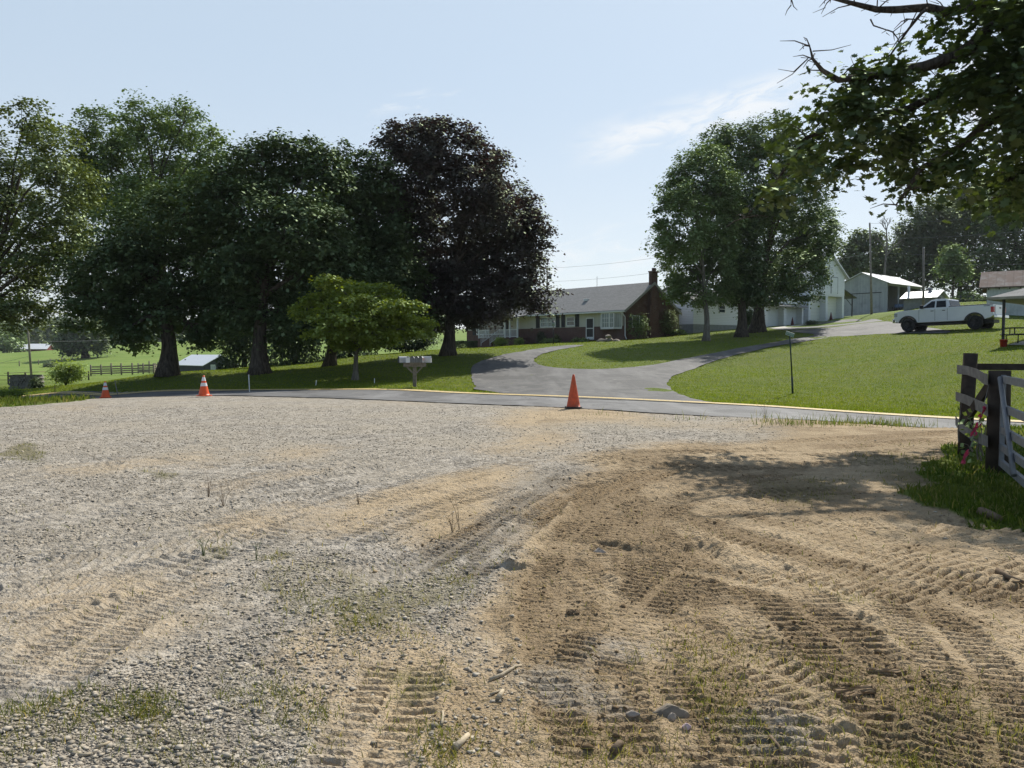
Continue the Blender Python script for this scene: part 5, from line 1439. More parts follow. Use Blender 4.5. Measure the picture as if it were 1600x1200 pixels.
def fence(name, label, pts, h, rails, m, sp=2.4, pr=.07, cat='fence', group=None, rw=.05, rh=.13):
    o = np.array([pts[0][0], pts[0][1], T(*pts[0])])
    root = thing(name, label, cat, tuple(o), 0, group)
    rl = MB(); n_ = 0
    for (x0, y0), (x1_, y1_) in zip(pts[:-1], pts[1:]):
        L = math.hypot(x1_ - x0, y1_ - y0); k = max(1, round(L / sp))
        P = [np.array([x0 + (x1_ - x0) * i / k, y0 + (y1_ - y0) * i / k]) for i in range(k + 1)]
        P = [np.array([p[0], p[1], T(*p)]) - o for p in P]
        for i in range(k):
            p = P[i]
            MB().tube([p - np.array([0, 0, .3]), p + np.array([random.uniform(-.05, .05), 0, h * random.uniform(1.0, 1.18)])], pr, 7).build('post', m, root, fix=False)
            for r in rails:
                rl.beam(P[i] + np.array([0, -.05, r + random.uniform(-.03, .03)]), P[i + 1] + np.array([0, -.05, r + random.uniform(-.03, .03)]), rw, rh)
    rl.build('rails', m, root)
    return root
fence('corral_fence', 'grey board corral fence beside the low barn', [tuple(W(a, b, Y)[:2]) for a, b, Y in ((142, 590, 118), (190, 588, 122), (240, 584, 126), (262, 580, 136))], 1.6, (.3, .62, .95, 1.3), mWood, 1.5, .12, rw=.06, rh=.2)
fence('corral_fence', 'tall back panel of the corral near the thick maple trunk', [tuple(W(a, b, Y)[:2]) for a, b, Y in ((216, 578, 140), (250, 576, 140), (275, 575, 142))], 1.9, (.5, 1.0, 1.5), mWood, 1.7, .12, rw=.06, rh=.2)
fence('wire_fence', 'thin far pasture fence running to the lone tree', [tuple(W(a, b, Y)[:2]) for a, b, Y in ((-40, 569, 250), (30, 566, 255), (60, 562, 262), (130, 556, 285))], 1.6, (1.3,), mWood, 6.0, .16, rw=.08, rh=.08)
fence('wire_fence', 'near pasture fence with dark posts behind the woodpile', [tuple(W(a, b, Y)[:2]) for a, b, Y in ((-40, 597, 92), (40, 599, 90), (88, 600, 92), (150, 593, 105))], 1.25, (.5, 1.0), mWoodD, 2.6, .09, rw=.04, rh=.05)
fence('pasture_fence', 'wire fence and gate of the pasture behind the pickup', [tuple(W(a, b, Y)[:2]) for a, b, Y in ((1470, 478, 108), (1500, 476, 110), (1541, 474, 112))], 1.5, (.5, 1.0, 1.4), mSteelD, 2.2, .06, rw=.03, rh=.05)
pb = W(40, 610, 58); wp = thing('woodpile', 'weathered woodpile under a rusty brown tin sheet', 'woodpile', (pb[0], 58, T(pb[0], 58)), math.radians(4))
lg = MB()
for r in range(7):
    for k in range(11):
        rr_ = random.uniform(.07, .11)
        lg.tube([(-.98 + k * .19 + (r % 2) * .09, -.3 + random.uniform(-.06, .06), .08 + r * .15), (-.98 + k * .19 + (r % 2) * .09, .6, .08 + r * .15)], rr_, 7)
lg.build('logs', mWoodG, wp, fix=False)
MB().beam((-1.25, .1, 1.2), (1.2, .1, 1.3), 1.15, .03).build('tin_sheet', simple('rusty_sheet', (.26, .18, .14), .7, .25, 5), wp)

# utility poles and wires
def upole(name, label, px, py, Y, top, r=.15, arm=False, can=False, lean=0.):
    b = W(px, py, Y); z = T(b[0], Y); t = W(px + lean, top, Y)
    root = thing(name, label, 'utility pole', (b[0], Y, z - .2))
    h = t[2] - z + .2; dx = t[0] - b[0]
    MB().tube([(0, 0, 0), (dx * .5, 0, h * .5), (dx, 0, h)], [r, r * .85, r * .7], 9).build('pole', mPoleG, root, fix=False)
    if can:
        MB().lathe([(.02, 0), (.22, 0), (.24, .05), (.24, .7), (.2, .78), (.02, .8)], 14, (dx + .42, 0, h - 1.75)).build('transformer', mGalv, root)
        MB().tube([(dx, 0, h - 1.3), (dx + .3, 0, h - 1.3)], .04, 6).build('bracket', mSteelD, root, fix=False)
    for k, zz_ in enumerate(([h - .15] if not arm else [h - .15, h - 2.9, h - 5.1])):
        MB().lathe([(.01, 0), (.05, .01), (.07, .06), (.04, .12), (.01, .14)], 8, (dx, -.12, zz_)).build('insulator', mTrim, root)
    return np.array([b[0] + dx, Y, z - .2 + h])
tA = upole('utility_pole', 'pale leaning utility pole in front of the grey barn door', 1362, 491, 100, 348, .15, True, False, -3)
tB = upole('utility_pole', 'dark weathered utility pole standing beside the pump house', 1443, 480, 77, 386, .13, False, False)
tC = upole('utility_pole', 'utility pole with round transformer rising behind the house roof', 855, 480, 118, 418, .16, False, True)
tD = upole('utility_pole', 'thin leaning utility pole by the woodpile at far left', 50, 597, 95, 470, .14, False, False, -10)
def wire(label, a, b, sag, r=.016):
    a = Vector(a); b = Vector(b)
    pts = [a.lerp(b, t) - Vector((0, 0, 4 * sag * t * (1 - t))) for t in np.linspace(0, 1, 17)]
    mb = MB(); mb.tube([p - a for p in pts], r, 4, False)
    o = mb.build('power_line', mSteelD if r > .017 else mGalv, None, fix=False); o.location = a
    tag(o, label, 'power line', 'overhead power lines')
E = lambda px, py, Y: W(px, py, Y)
wire('wire sloping up from the transformer pole into the green yard tree', E(855, 419, 118), E(1075, 395, 95), .3)
wire('lower wire from the transformer pole to the green yard tree', E(858, 440, 118), E(1080, 418, 95), .3)
wire('wire from the big yard tree to the pale leaning pole', E(1250, 405, 90), E(1361, 394, 100), .4)
wire('long wire from the pale pole past the dark pole to the right', E(1361, 394, 100), E(1700, 390, 90), .5)
wire('upper wire climbing across the dark woods to the right', E(1400, 372, 95), E(1700, 350, 70), .3)
wire('lowest wire crossing the dark woods above the rusty shed', E(1445, 412, 77), E(1700, 408, 70), .2)
wire('high wire from the top of the pale pole toward the oak', E(1359, 349, 100), E(1700, 318, 80), .5)
wire('wire crossing low over the far left pasture', E(46, 533, 95), E(200, 529, 160), .2)
wire('pair of low lines crossing behind the thin leaning pole', E(-30, 572, 95), E(47, 556, 95), .1)

# ------------------------------------------------------------------ cones
mOr = simple('orange_plastic', (.75, .10, .02), .45, .10, 7)
mOrO = simple('faded_orange_plastic', (.52, .085, .03), .6, .22, 9, dirt=(.24, .08, .04))
mRef = simple('reflective_white', (.74, .73, .72), .4, .08, 10)
def cone(label, px, py, Y, h, stripes, black, lean=0., rz=.2, group=None):
    b = W(px, py, Y)
    root = thing('traffic_cone', label, 'traffic cone', (b[0], Y, T(b[0], Y) + .03), rz, group)
    m = mOr if stripes else mOrO
    rb = .185 * h / .9 if not stripes else .19 * h / .72
    s = rb + .075
    bs = MB().prism([(s * math.cos(a + k), s * math.sin(a + k)) for a in (0, math.pi / 2, math.pi, 1.5 * math.pi) for k in (.62, math.pi / 2 - .62)], 0, .035)
    bs.build('base', mBlack if black else m, root, .008)
    prof = lambda z: .028 + (rb - .028) * (1 - (z - .03) / (h - .03))
    zz_ = np.linspace(.035, h, 12)
    MB().lathe([(prof(.035) + .012, .036)] + [(prof(z), z) for z in zz_] + [(prof(h) - .012, h), (prof(h) - .014, h - .06)], 26).build('body', m, root)
    if stripes:
        for z0, z1 in ((.48 * h, .64 * h), (.74 * h, .92 * h)):
            MB().lathe([(prof(z) + .003, z) for z in np.linspace(z0, z1, 4)], 26).build('stripe', mRef, root)
    root.rotation_euler.x = lean
cone('left of the two striped orange cones, near the far verge', 165, 622, 34, .72, True, False, .02, .3, 'striped cones by the road')
cone('striped orange cone in front of the thick maple trunk', 319, 621, 27.7, .74, True, False, -.02, .9, 'striped cones by the road')
cone('tall plain faded orange cone with black base at the road edge', 896, 636, 21.8, .94, False, True, 0, .12)
# two dull cones by the garage doors
def gcone(label, px, z0, y):
    x = gx(px); p = Vector((wx_ + ex * x - math.sin(GB) * y, wy_ + ey * x + math.cos(GB) * y))
    root = thing('traffic_cone', label, 'traffic cone', (p.x, p.y, T(p.x, p.y) + .04), GB, 'cones by the garage doors')
    md = simple('dull_red_cone', (.10, .03, .028), .7)
    MB().box(-.24, .24, -.24, .24, 0, .04).build('base', md, root, .01)
    MB().lathe([(.20, .04), (.03, .95), (.02, .95)], 18).build('body', md, root)
gcone('dark red cone before the left garage doors', 1233, 0, -.35)
gcone('dark red cone before the right garage doors', 1293, 0, -.35)

# ------------------------------------------------------------------ mailboxes
mb0 = W(648, 606, 32.5)
post = thing('mailbox_post', 'wooden mailbox post with crossbeam and braces by the road', 'mailbox stand', (mb0[0], 32.5, T(mb0[0], 32.5)), math.radians(4))
MB().box(-.075, .075, -.075, .075, -.3, .93).build('post', mWood, post, .008)
MB().box(-.46, .48, -.12, .12, .93, 1.03).box(-.46, .48, -.155, -.122, .86, 1.04).build('crossbeam', mWood, post, .006)
for s_ in (-1, 1):
    MB().beam((s_ * .08, 0, .60), (s_ * .36, 0, .90), .06, .06).build('brace', mWood, post)
mMW = simple('white_mailbox_paint', (.70, .70, .68), .45, .08, 12); mMG = simple('grey_mailbox_metal', (.50, .50, .49), .4, .12, 12, .35); mMF = simple('grey_mailbox_front', (.15, .15, .145), .5, .25, 14); mMD = simple('dark_mailbox_paint', (.05, .055, .06), .5, .2, 12)
def mailbox(label, x, y, rz, m, face, L=.46, wd=.165, h=.26, flag=None):
    c, s = math.cos(math.radians(4)), math.sin(math.radians(4))
    root = thing('mailbox', label, 'mailbox', (mb0[0] + x * c - y * s, 32.5 + x * s + y * c, T(mb0[0], 32.5) + 1.033), math.radians(4) + rz, 'mailboxes on the wooden stand')
    arc = [(-wd / 2, .0), (-wd / 2, h - wd / 2)] + [(-wd / 2 * math.cos(t), h - wd / 2 + wd / 2 * math.sin(t)) for t in np.linspace(.25, math.pi - .25, 7)] + [(wd / 2, h - wd / 2), (wd / 2, 0)]
    MB().prism(arc, -L / 2, L / 2, 'y').build('box', m, root, .004)
    d = MB().prism([(a * 1.05, b * 1.03) for a, b in arc], -L / 2 - .02, -L / 2 - .001, 'y').build('door', face, root)
    MB().box(-.015, .015, -L / 2 - .04, -L / 2 - .021, h - .045, h - .01).build('latch', mSteelD, d)
    if flag: MB().box(wd / 2 + .003, wd / 2 + .012, -.1, -.02, .08, .2).build('flag', mRed, root)
mailbox('white mailbox with pale front, second from the left on the stand', -.29, -.02, .12, mMW, mMW)
mailbox('mailbox with dark numbered front beside the white one', -.085, -.02, 0, mMW, mMF)
mailbox('middle grey fronted mailbox of the row', .105, -.03, -.05, mMW, mMF)
mailbox('grey fronted mailbox right of centre on the stand', .29, -.02, -.1, mMW, mMF, flag=True)
mailbox('dark metal mailbox turned sideways on the left end', -.50, .07, -1.25, mMG, mMD, .33)
mailbox('silvery mailbox turned sideways on the right end', .51, .06, 1.35, mMG, mMG, .34)

# ------------------------------------------------------------------ street sign
sg = W(1239, 617, 30)
sign = thing('street_sign', 'leaning green street name sign on a slim post in the lawn', 'street sign', (sg[0], 30, T(sg[0], 30)), 0)
tp = W(1234, 524, 30) - np.array([sg[0], 30, T(sg[0], 30)])
mGreenP = simple('dark_green_paint', (.012, .03, .02), .5, .2); mSignG = simple('sign_green', (.015, .13, .075), .4, .1)
MB().tube([(0, 0, -.2), (tp[0] * .3, 0, tp[2] * .3)], .04, 8).tube([(tp[0] * .28, 0, tp[2] * .28), (tp[0], 0, tp[2])], .028, 8).build('post', mGreenP, sign, fix=False)
bl_ = MB().box(-.33, .33, -.006, .006, 0, .17).build('blade', mSignG, sign)
bl_.location = (tp[0] - .02, -.03, tp[2] - .02); bl_.rotation_euler = (0, R(17), R(-60))
bl_.scale = (.6, 1, .8)
bd = MB().box(-.33, .33, -.009, -.0065, .175, .19).box(-.33, .33, -.009, -.0065, 0, .012).box(-.33, -.318, -.009, -.0065, .012, .175).box(.318, .33, -.009, -.0065, .012, .175)
x = -.27
for wd_ in (.05, .035, .045, .03, .05, .0, .045, .03, .05, .04):
    if wd_: bd.box(x, x + .012, -.009, -.0065, .05, .14); bd.box(x + .012, x + wd_, -.009, -.0065, .128, .14); bd.box(x + .012, x + wd_ * .8, -.009, -.0065, .05 if wd_ > .04 else .09, .062 if wd_ > .04 else .102)
    x += wd_ + .018
bd.build('lettering', mRef, bl_)

# ------------------------------------------------------------------ lamp post, garden and stones by the house
lp = W(864.5, 541, 69); lamp = thing('lamp_post', 'black garden lamp post with glass lantern before the house', 'lamp post', (lp[0], 69, T(lp[0], 69)))
MB().tube([(0, 0, -.1), (0, 0, 1.65)], [.045, .035], 8).build('post', mDark, lamp, fix=False)
MB().lathe([(.06, 1.65), (.10, 1.72), (.13, 2.0), (.12, 2.01), (.02, 2.1)], 6).build('lantern', mGlassC, lamp)
MB().lathe([(.16, 2.0), (.1, 2.08), (.02, 2.17), (.01, 2.22)], 6).build('cap', mDark, lamp)
def hp(px, y):   # a point before the house front, y metres out from the wall
    x = hx(px); c = Vector((x, -y)); rz = HB - math.pi / 2
    return (HX + c.x * math.cos(rz) - c.y * math.sin(rz), HY + c.x * math.sin(rz) + c.y * math.cos(rz))
shrub('hedge', 'clipped dark hedge under the big window at the left of the porch', 0, 0, 0, 46, 15, 'dark', 6000, .09, .2, xy=hp(741, 1.6), boxy=True, cat='hedge')
shrub('shrub', 'yellow green bush in front of the porch railing', 0, 0, 0, 25, 17, 'bush', 3200, .09, .2, xy=hp(818, 3.2))
shrub('shrub', 'smaller round bush right of the porch bush', 0, 0, 0, 15, 13, 'bush', 2200, .09, .2, xy=hp(838, 2.6))
shrub('shrub', 'dark conical shrub behind the garden lamp', 0, 0, 0, 15, 22, 'needle', 2600, .1, .2, xy=hp(856, 1.0))
shrub('garden_plants', 'pale leafy garden plants along the brick front wall', 0, 0, 0, 32, 7, 'flower', 2400, .13, .22, xy=hp(877, 1.6), stems=False, cat='plants')
shrub('garden_plants', 'low hostas beneath the front door', 0, 0, 0, 26, 5, 'flower', 1500, .13, .22, xy=hp(921, 1.3), stems=False, cat='plants')
shrub('garden_plants', 'reddish feathery plant before the brick wall', 0, 0, 0, 14, 14, 'olive', 900, .1, .2, xy=hp(880, .9), cat='plants')
shrub('shrub', 'pale silvery shrub at the gable corner of the house', 997, 528, 74.5, 40, 44, 'light', 2600, .10, .28)
shrub('shrub', 'tall loose shrub against the brick gable by the chimney', 1040, 526, 79, 42, 46, 'olive', 4200, .10, .28)
shrub('garden_plants', 'bright green daylilies at the foot of the tan side room', 1060, 524, 80, 26, 10, 'flower', 1600, .2, .2, cat='plants', stems=False)
shrub('shrub', 'cone shaped green shrub between the middle and big yard trees', 1166, 523, 78, 30, 42, 'mid', 3600, .13, .3)
shrub('shrub', 'dark low junipers beside the right garage doors', 1268, 505, 92, 22, 7, 'needle', 1400, .12, .25)
def rock(name, label, loc, r, m, rz=0., sc=(1, 1, .6), group=None, cat='rock'):
    bm = bmesh.new(); bmesh.ops.create_icosphere(bm, subdivisions=3, radius=r)
    sd = random.uniform(0, 99)
    for v in bm.verts:
        n_ = v.co.normalized()
        k = fbm(np.array([n_.x * 1.6 + sd]), np.array([n_.y * 1.6 + n_.z * 1.3 + sd]), 3, 5)[0]
        v.co *= .72 + .6 * k
        for dd in ((.6, .3, .7), (-.7, .2, .6), (.1, -.8, .5), (.2, .7, -.4)):
            d_ = Vector(dd).normalized(); t = v.co.dot(d_) - r * .72
            if t > 0: v.co -= d_ * t * .8
        v.co = Vector((v.co.x * sc[0], v.co.y * sc[1], v.co.z * sc[2]))
    me = bpy.data.meshes.new(name); bm.to_mesh(me); bm.free()
    o = link(name, me, None, m, loc); o.rotation_euler = (0, 0, rz)
    return tag(o, label, cat, group)
mRock = simple('fieldstone', (.30, .26, .22), .9, .3, 8, 0, .4, 20, .1)
rk = W(949, 537, 70)
for k, (dx, dz, r) in enumerate(((-.55, .1, .42), (.15, .18, .5), (.75, .08, .36), (.0, .5, .3))):
    rock('garden_stone', ['low flat stone at the left of the lawn rock pile', 'biggest stone in the middle of the lawn rock pile', 'long stone at the right of the lawn rock pile', 'pale stone on top of the lawn rock pile'][k], (rk[0] + dx, 70 - .2 * k, T(rk[0], 70) + dz), r, mRock, k * 1.3, (1.1, .8, .55), 'rock pile on the front lawn', 'stone')

# small white marker stakes and the woven wire at the lawn's edge
def stake(label, px, py, Y, h, m=None, lean=0.):
    b = W(px, py, Y); o = MB().beam((0, 0, -.1), (lean, 0, h), .035, .02).mesh('marker_stake')
    tag(link('marker_stake', o, None, m or mTrim, (b[0], Y, T(b[0], Y))), label, 'stake', 'marker stakes on the lawn')
stake('thin white stake standing before the dark maple trunk', 390, 607, 33, .75, None, -.03)
stake('short white stake by the roots of the dark maples', 493, 588, 36, .24, None, .04)
stake('short white stake between the lime tree and the mailboxes', 585, 584, 36, .22)
stake('dark stake at the verge right of the wild bush', 86, 614, 43, .45, mWoodD)
stake('thin leaning rod in the grass between the two striped cones', 185, 612, 37, .8, mWoodG, -.16)

# ------------------------------------------------------------------ gate and paddock fence
A = W(1507, 716, 11.7); B = W(1558, 737, 10.25)
pf = thing('paddock_fence', 'bowed weathered board fence panel between two thick posts by the gate', 'fence', (A[0], A[1], T(A[0], A[1])))
o = np.array([A[0], A[1], T(A[0], A[1])])
Bz = T(B[0], B[1])
pA = MB().tube([(0, 0, -.3), (.02, 0, .8), (.055, 0, W(1507, 552, 11.7)[2] - o[2])], [.105, .10, .10], 12); pA.build('post', mWoodD, pf, fix=False)
Bl = np.array([B[0], B[1], Bz]) - o
bt = W(1558, 579, 10.25)[2] - o[2]
MB().tube([Bl - np.array([0, 0, .3]), (Bl[0], Bl[1], (Bl[2] + bt) / 2), (Bl[0], Bl[1], bt)], [.14, .135, .13], 14).build('post', mWoodD, pf, fix=False)
def curved_board(pts, hgt):
    """a bowed plank: rows of pixels (x, top, bottom, depth)"""
    mbx = MB(); vs = []
    for (px, t, b, Y) in pts:
        p = W(px, t, Y) - o; r = W(px, b, Y) - o
        vs += [p, r, r + np.array([.012, .035, 0]), p + np.array([.012, .035, 0])]
    n_ = len(pts); fs = [(0, 1, 2, 3), tuple((n_ - 1) * 4 + k for k in (3, 2, 1, 0))]
    for i in range(n_ - 1):
        a_ = i * 4
        for k in range(4): fs.append((a_ + k, a_ + (k + 1) % 4, a_ + 4 + (k + 1) % 4, a_ + 4 + k))
    mbx.add(vs, fs); mbx.build('board', mWoodG, pf)
curved_board([(1496, 570, 584, 11.75), (1512, 572, 586, 11.5), (1526, 576, 591, 11.05), (1538, 583, 600, 10.55), (1543.5, 584.5, 602, 10.12)], 1)
curved_board([(1494, 612, 626, 11.75), (1510, 617, 632, 11.4), (1526, 624, 641, 10.9), (1537, 629, 647, 10.4), (1543.5, 632, 651, 10.1)], 1)
curved_board([(1493.5, 650, 664, 11.75), (1500, 659, 674, 11.5), (1512, 668, 683, 11.15), (1530, 676, 693, 10.65), (1543.5, 681, 699, 10.08)], 1)
MB().beam(W(1504, 664, 11.55) - o, W(1549, 598, 10.45) - o, .05, .14).build('diagonal_brace', mWoodD, pf)
r2 = W(1640, 573, 12.6); 
MB().beam(W(1515, 573, 11.9) - o, W(1700, 574, 12.3) - o, .06, .10).build('top_rail', mWoodD, pf)
rp = W(1700, 700, 12.3)
MB().tube([np.array([rp[0], 12.4, T(rp[0], 12.4) - .3]) - o, W(1700, 560, 12.4) - o], .1, 10).build('post', mWoodD, pf, fix=False)

gd_ = np.array([-.42, -.91]); gd_ /= np.linalg.norm(gd_)
hg = W(1564.5, 728, 10.02); 
gate = thing('farm_gate', 'galvanised tube farm gate swung open toward the viewer', 'gate', (hg[0], hg[1], hg[2]), math.atan2(gd_[1], gd_[0]))
H = W(1564.5, 586, 10.02)[2] - hg[2]
MB().box(-.028, .028, -.028, .028, 0, H).build('upright', mGalv, gate, .006)
MB().box(3.55, 3.606, -.028, .028, 0, H).build('upright', mGalv, gate, .006)
for fr_ in (.035, .21, .40, .64, .955):
    MB().prism([(-.022, -.045), (.022, -.045), (.03, 0), (.022, .045), (-.022, .045)], .029, 3.549, 'x').build('rail', mGalv, gate, loc=(0, 0, H * fr_))
MB().tube([(.05, -.045, H * .97), (1.3, -.05, .06)], .03, 8).build('brace', mGalv, gate, fix=False)
for z in (H * .2, H * .8):
    MB().box(-.14, -.03, -.02, .02, z - .03, z + .03).build('hinge', mSteelD, gate)

# pink flagging on a string, vine at the fence
fl = W(1545, 612, 10.2)
flag = thing('flagging_tape', 'pink flagging tape strips tied on a string to the fence', 'flagging', tuple(fl))
mPink = simple('pink_tape', (.62, .07, .15), .5, .15, 30)
end = W(1508, 722, 10.35) - fl
MB().tube([(0, 0, .1), Vector(end) * .3 + Vector((0, 0, -.02)), Vector(end) * .7, tuple(end)], .004, 5).build('string', mWoodG, flag, fix=False)
for (xa, ya), (xb, yb) in (((1541, 634), (1533, 651)), ((1528, 662), (1519, 681)), ((1511, 706), (1503, 725))):
    a_ = Vector(W(xa, ya, 10.2) - fl); b_ = Vector(W(xb, yb, 10.25) - fl)
    m_ = MB()
    for k in range(3):
        off = Vector((random.uniform(-.02, .02), random.uniform(-.02, .02), random.uniform(-.02, .02)))
        n_ = 6; vs = []
        for i in range(n_ + 1):
            p = a_.lerp(b_, i / n_) + off * math.sin(i * 1.3 + k) * 1.0 + off
            wv = Vector((.016 + .004 * math.sin(i + k), .010 * math.sin(i * 1.7 + k), .006))
            vs += [p - wv, p + wv]
        m_.add(vs, [(2 * i, 2 * i + 1, 2 * i + 3, 2 * i + 2) for i in range(n_)])
    m_.build('ribbon', mPink, flag, fix=False)
vn = W(1530, 715, 10.6)
vine = thing('vine', 'straggling vine with a few pale leaves climbing the fence panel', 'plant', (vn[0], vn[1], T(vn[0], vn[1])))
mv = MB()
o2 = np.array([vn[0], vn[1], T(vn[0], vn[1])]); tips = []
for pts in ([(1533, 720), (1530, 700), (1527, 680), (1520, 672), (1516, 655), (1511, 653)], [(1530, 700), (1538, 690), (1540, 668), (1532, 660)], [(1520, 705), (1512, 695), (1503, 692)], [(1536, 712), (1530, 690), (1520, 684)], [(1528, 718), (1526, 700), (1534, 676), (1530, 656)], [(1498, 690), (1497, 672), (1502, 630)]):
    P_ = [Vector(W(a, b, 10.7) - o2) for a, b in pts]; mv.tube(P_, list(np.linspace(.014, .004, len(P_))), 5, False); tips += P_[1:]
mv.build('stem', mWood, vine, fix=False)
C = np.concatenate([np.array(t)[None] + rng.normal(0, .07, (3, 3)) for t in tips])
V, Fs = leaves(C, rng.normal(0, 1, (len(C), 3)), .07 + .03 * rng.random(len(C)))
link('leaf_sprays', np_mesh('leaf_sprays', V, Fs, {'tint': ('FACE', 'FLOAT', rng.random(len(C)))}), vine, LM['flower'])

# ------------------------------------------------------------------ things lying on the lot
def on_ground(px, py):
    d = ray(px, py); t = -EYE / d[2]
    x, y = d[0] * t, d[1] * t
    return np.array([x, y, float(sample(Zfin, np.array([x]), np.array([y]))[0])])
def stick(label, pts, r, m=None, name='stick'):
    P_ = [on_ground(*p) for p in pts]; o_ = P_[0].copy()
    mb = MB(); mb.tube([Vector(p - o_) + Vector((0, 0, r * .8)) for p in P_], list(np.linspace(r, r * .6, len(P_))), 8, True, .12)
    ob = mb.build(name, m or mStk, None, fix=False); ob.location = o_
    tag(ob, label, 'stick', 'sticks and wood chips on the lot')
mStk = simple('dry_stick', (.42, .35, .25), .9, .25, 30, 0, .3, 60, .1)
mStkD = simple('brown_stick', (.17, .125, .085), .9, .25, 30, 0, .3, 60, .1)
stick('long pale stick on the gravel left of centre, nearest the road', [(765, 1066), (785, 1058), (805, 1048), (815, 1043)], .010)
stick('curved pale twig standing out below the long stick', [(690, 1138), (692, 1125), (692, 1116)], .008)
stick('broad pale wood chip low in the middle of the lot', [(710, 1175), (722, 1163), (732, 1152)], .016)
stick('short thick chip just under the long pale stick', [(778, 1096), (786, 1086)], .013)
stick('thin chip beside the short thick one', [(766, 1090), (785, 1083)], .006)
stick('long brown broken branch at the right in the tracks', [(1558, 897), (1575, 903), (1598, 910)], .026, mStkD)
stick('forked brown stick at the bottom, right of centre', [(958, 1178), (968, 1168), (976, 1158)], .018, mStkD)
stick('brown log piece at the lower edge of the grass by the gate', [(1532, 808), (1548, 812), (1562, 817)], .05, mStkD)
stick('pale twig at the left side among stones', [(150, 1172), (172, 1164)], .008)
stick('straight dry twig in the left grass tuft', [(124, 1184), (142, 1182)], .008)
stick('thin twig at the far bottom right in the straw', [(1203, 1152), (1216, 1166), (1222, 1174)], .008, mStkD)
mClod = simple('clay_clod', (.27, .195, .12), .95, .2, 20, 0, .5, 60, .1)
def grock(label, px, py, r, m, sc=(1, .8, .55), rz=0.):
    p = on_ground(px, py); rock('rock', label, (p[0], p[1], p[2] + r * .22), r, m, rz, sc, 'rocks on the dirt lot')
grock('large flat brown stone in the lower middle of the dirt', 1048, 1114, .066, simple('brown_stone', (.20, .165, .125), .9, .3, 20), (1.25, .6, .6))
grock('small triangular stone leaning on the large flat one', 1050, 1121, .026, mRock, (.8, .6, .9), .5)
grock('round brown clod at the right of the gravel strip', 1160, 1057, .034, mClod, (1, 1, .9))
grock('pale round stone in the brown tracks right of the gravel strip', 936, 861, .052, mRock, (1, .9, .75))
grock('pinkish pebble right of the large flat stone', 1073, 1134, .02, simple('pink_stone', (.48, .36, .35), .9), (1, .9, .8))
grock('smooth oval stone left of the large flat stone', 988, 1117, .026, mStone2 if 'mStone2' in globals() else mRock, (1.2, .7, .6))
for k, (px, py, rx_, rz_) in enumerate(((1335, 1082, .13, .10), (1352, 1086, .10, .35), (1330, 1091, .07, .5), (1345, 1075, .12, .05), (1280, 1048, .09, 0), (1385, 1048, .12, -.1), (882, 995, .06, .0), (895, 957, .05, 0))):
    p = on_ground(px, py)
    lab = ['dry slab of cleat print clay, highest in the broken pile', 'slanting clay slab across the broken pile', 'short thick clay slab at the front of the pile', 'long clay slab at the back of the pile', 'clay slab left of the pile in the brown track', 'clay slab right of the pile in the brown track', 'lone clay slab in the vertical brown track', 'small upper clay slab in the vertical brown track'][k]
    bmx = MB().box(-rx_ * .75, rx_ * .75, -.018, .018, 0, .026)
    me_ = bmx.mesh('clay_slab', .008)
    bm = bmesh.new(); bm.from_mesh(me_); bmesh.ops.subdivide_edges(bm, edges=bm.edges, cuts=3, use_grid_fill=True)
    for v in bm.verts: v.co += Vector((random.uniform(-1, 1), random.uniform(-1, 1), random.uniform(-1, 1))) * .006
    bm.to_mesh(me_); bm.free()
    ob = link('clay_slab', me_, None, mClod, (p[0], p[1], p[2] - .008)); ob.rotation_euler = (random.uniform(-.1, .25), random.uniform(-.1, .1), rz_)
    tag(ob, lab, 'clay clod', 'clay slabs broken from the track prints')
# tall dry weed stalks in the lot
for px, py, h, lab in ((326, 776, .34, 'bushy dry weed stalk on the gravel, left of centre'), (349, 792, .30, 'thin single stalk right of the bushy dry stalk'), (318, 866, .22, 'leaning green weed tuft above the stone heap'), (718, 830, .36, 'tallest dry stalk beside the twin dark tracks'), (707, 832, .22, 'shorter dry stalk beside the tallest one'), (560, 785, .16, 'tiny stalk on the pale dirt strip'), (1196, 655, .62, 'dry branching weed at the near edge of the road'), (400, 875, .18, 'low green weed tuft right of the stone heap')):
    p = on_ground(px, py) if py > 700 else np.array([*G(px, py), 0]); p[2] = p[2] or T(p[0], p[1])
    m_ = MB()
    for k in range(5 if h < .25 or 'bush' in lab or 'branch' in lab else 2):
        a = random.uniform(0, 6.28); s_ = random.uniform(.05, .5) * h; h = h * random.uniform(.75, 1.1)
        m_.tube([(0, 0, -.02), (math.cos(a) * s_ * .3, math.sin(a) * s_ * .3, h * .5), (math.cos(a) * s_, math.sin(a) * s_, h * random.uniform(.75, 1))], [.003, .0025, .0012], 4, False)
        m_.tube([(math.cos(a) * s_ * .5, math.sin(a) * s_ * .5, h * .7), (math.cos(a + 1) * s_, math.sin(a + 1) * s_, h * .95)], [.002, .001], 4, False)
    ob = m_.build('weed_stalk', LM['olive'] if 'green' in lab else mStkD, None, fix=False); ob.location = p
    tag(ob, lab, 'weed', 'weed stalks on the lot')

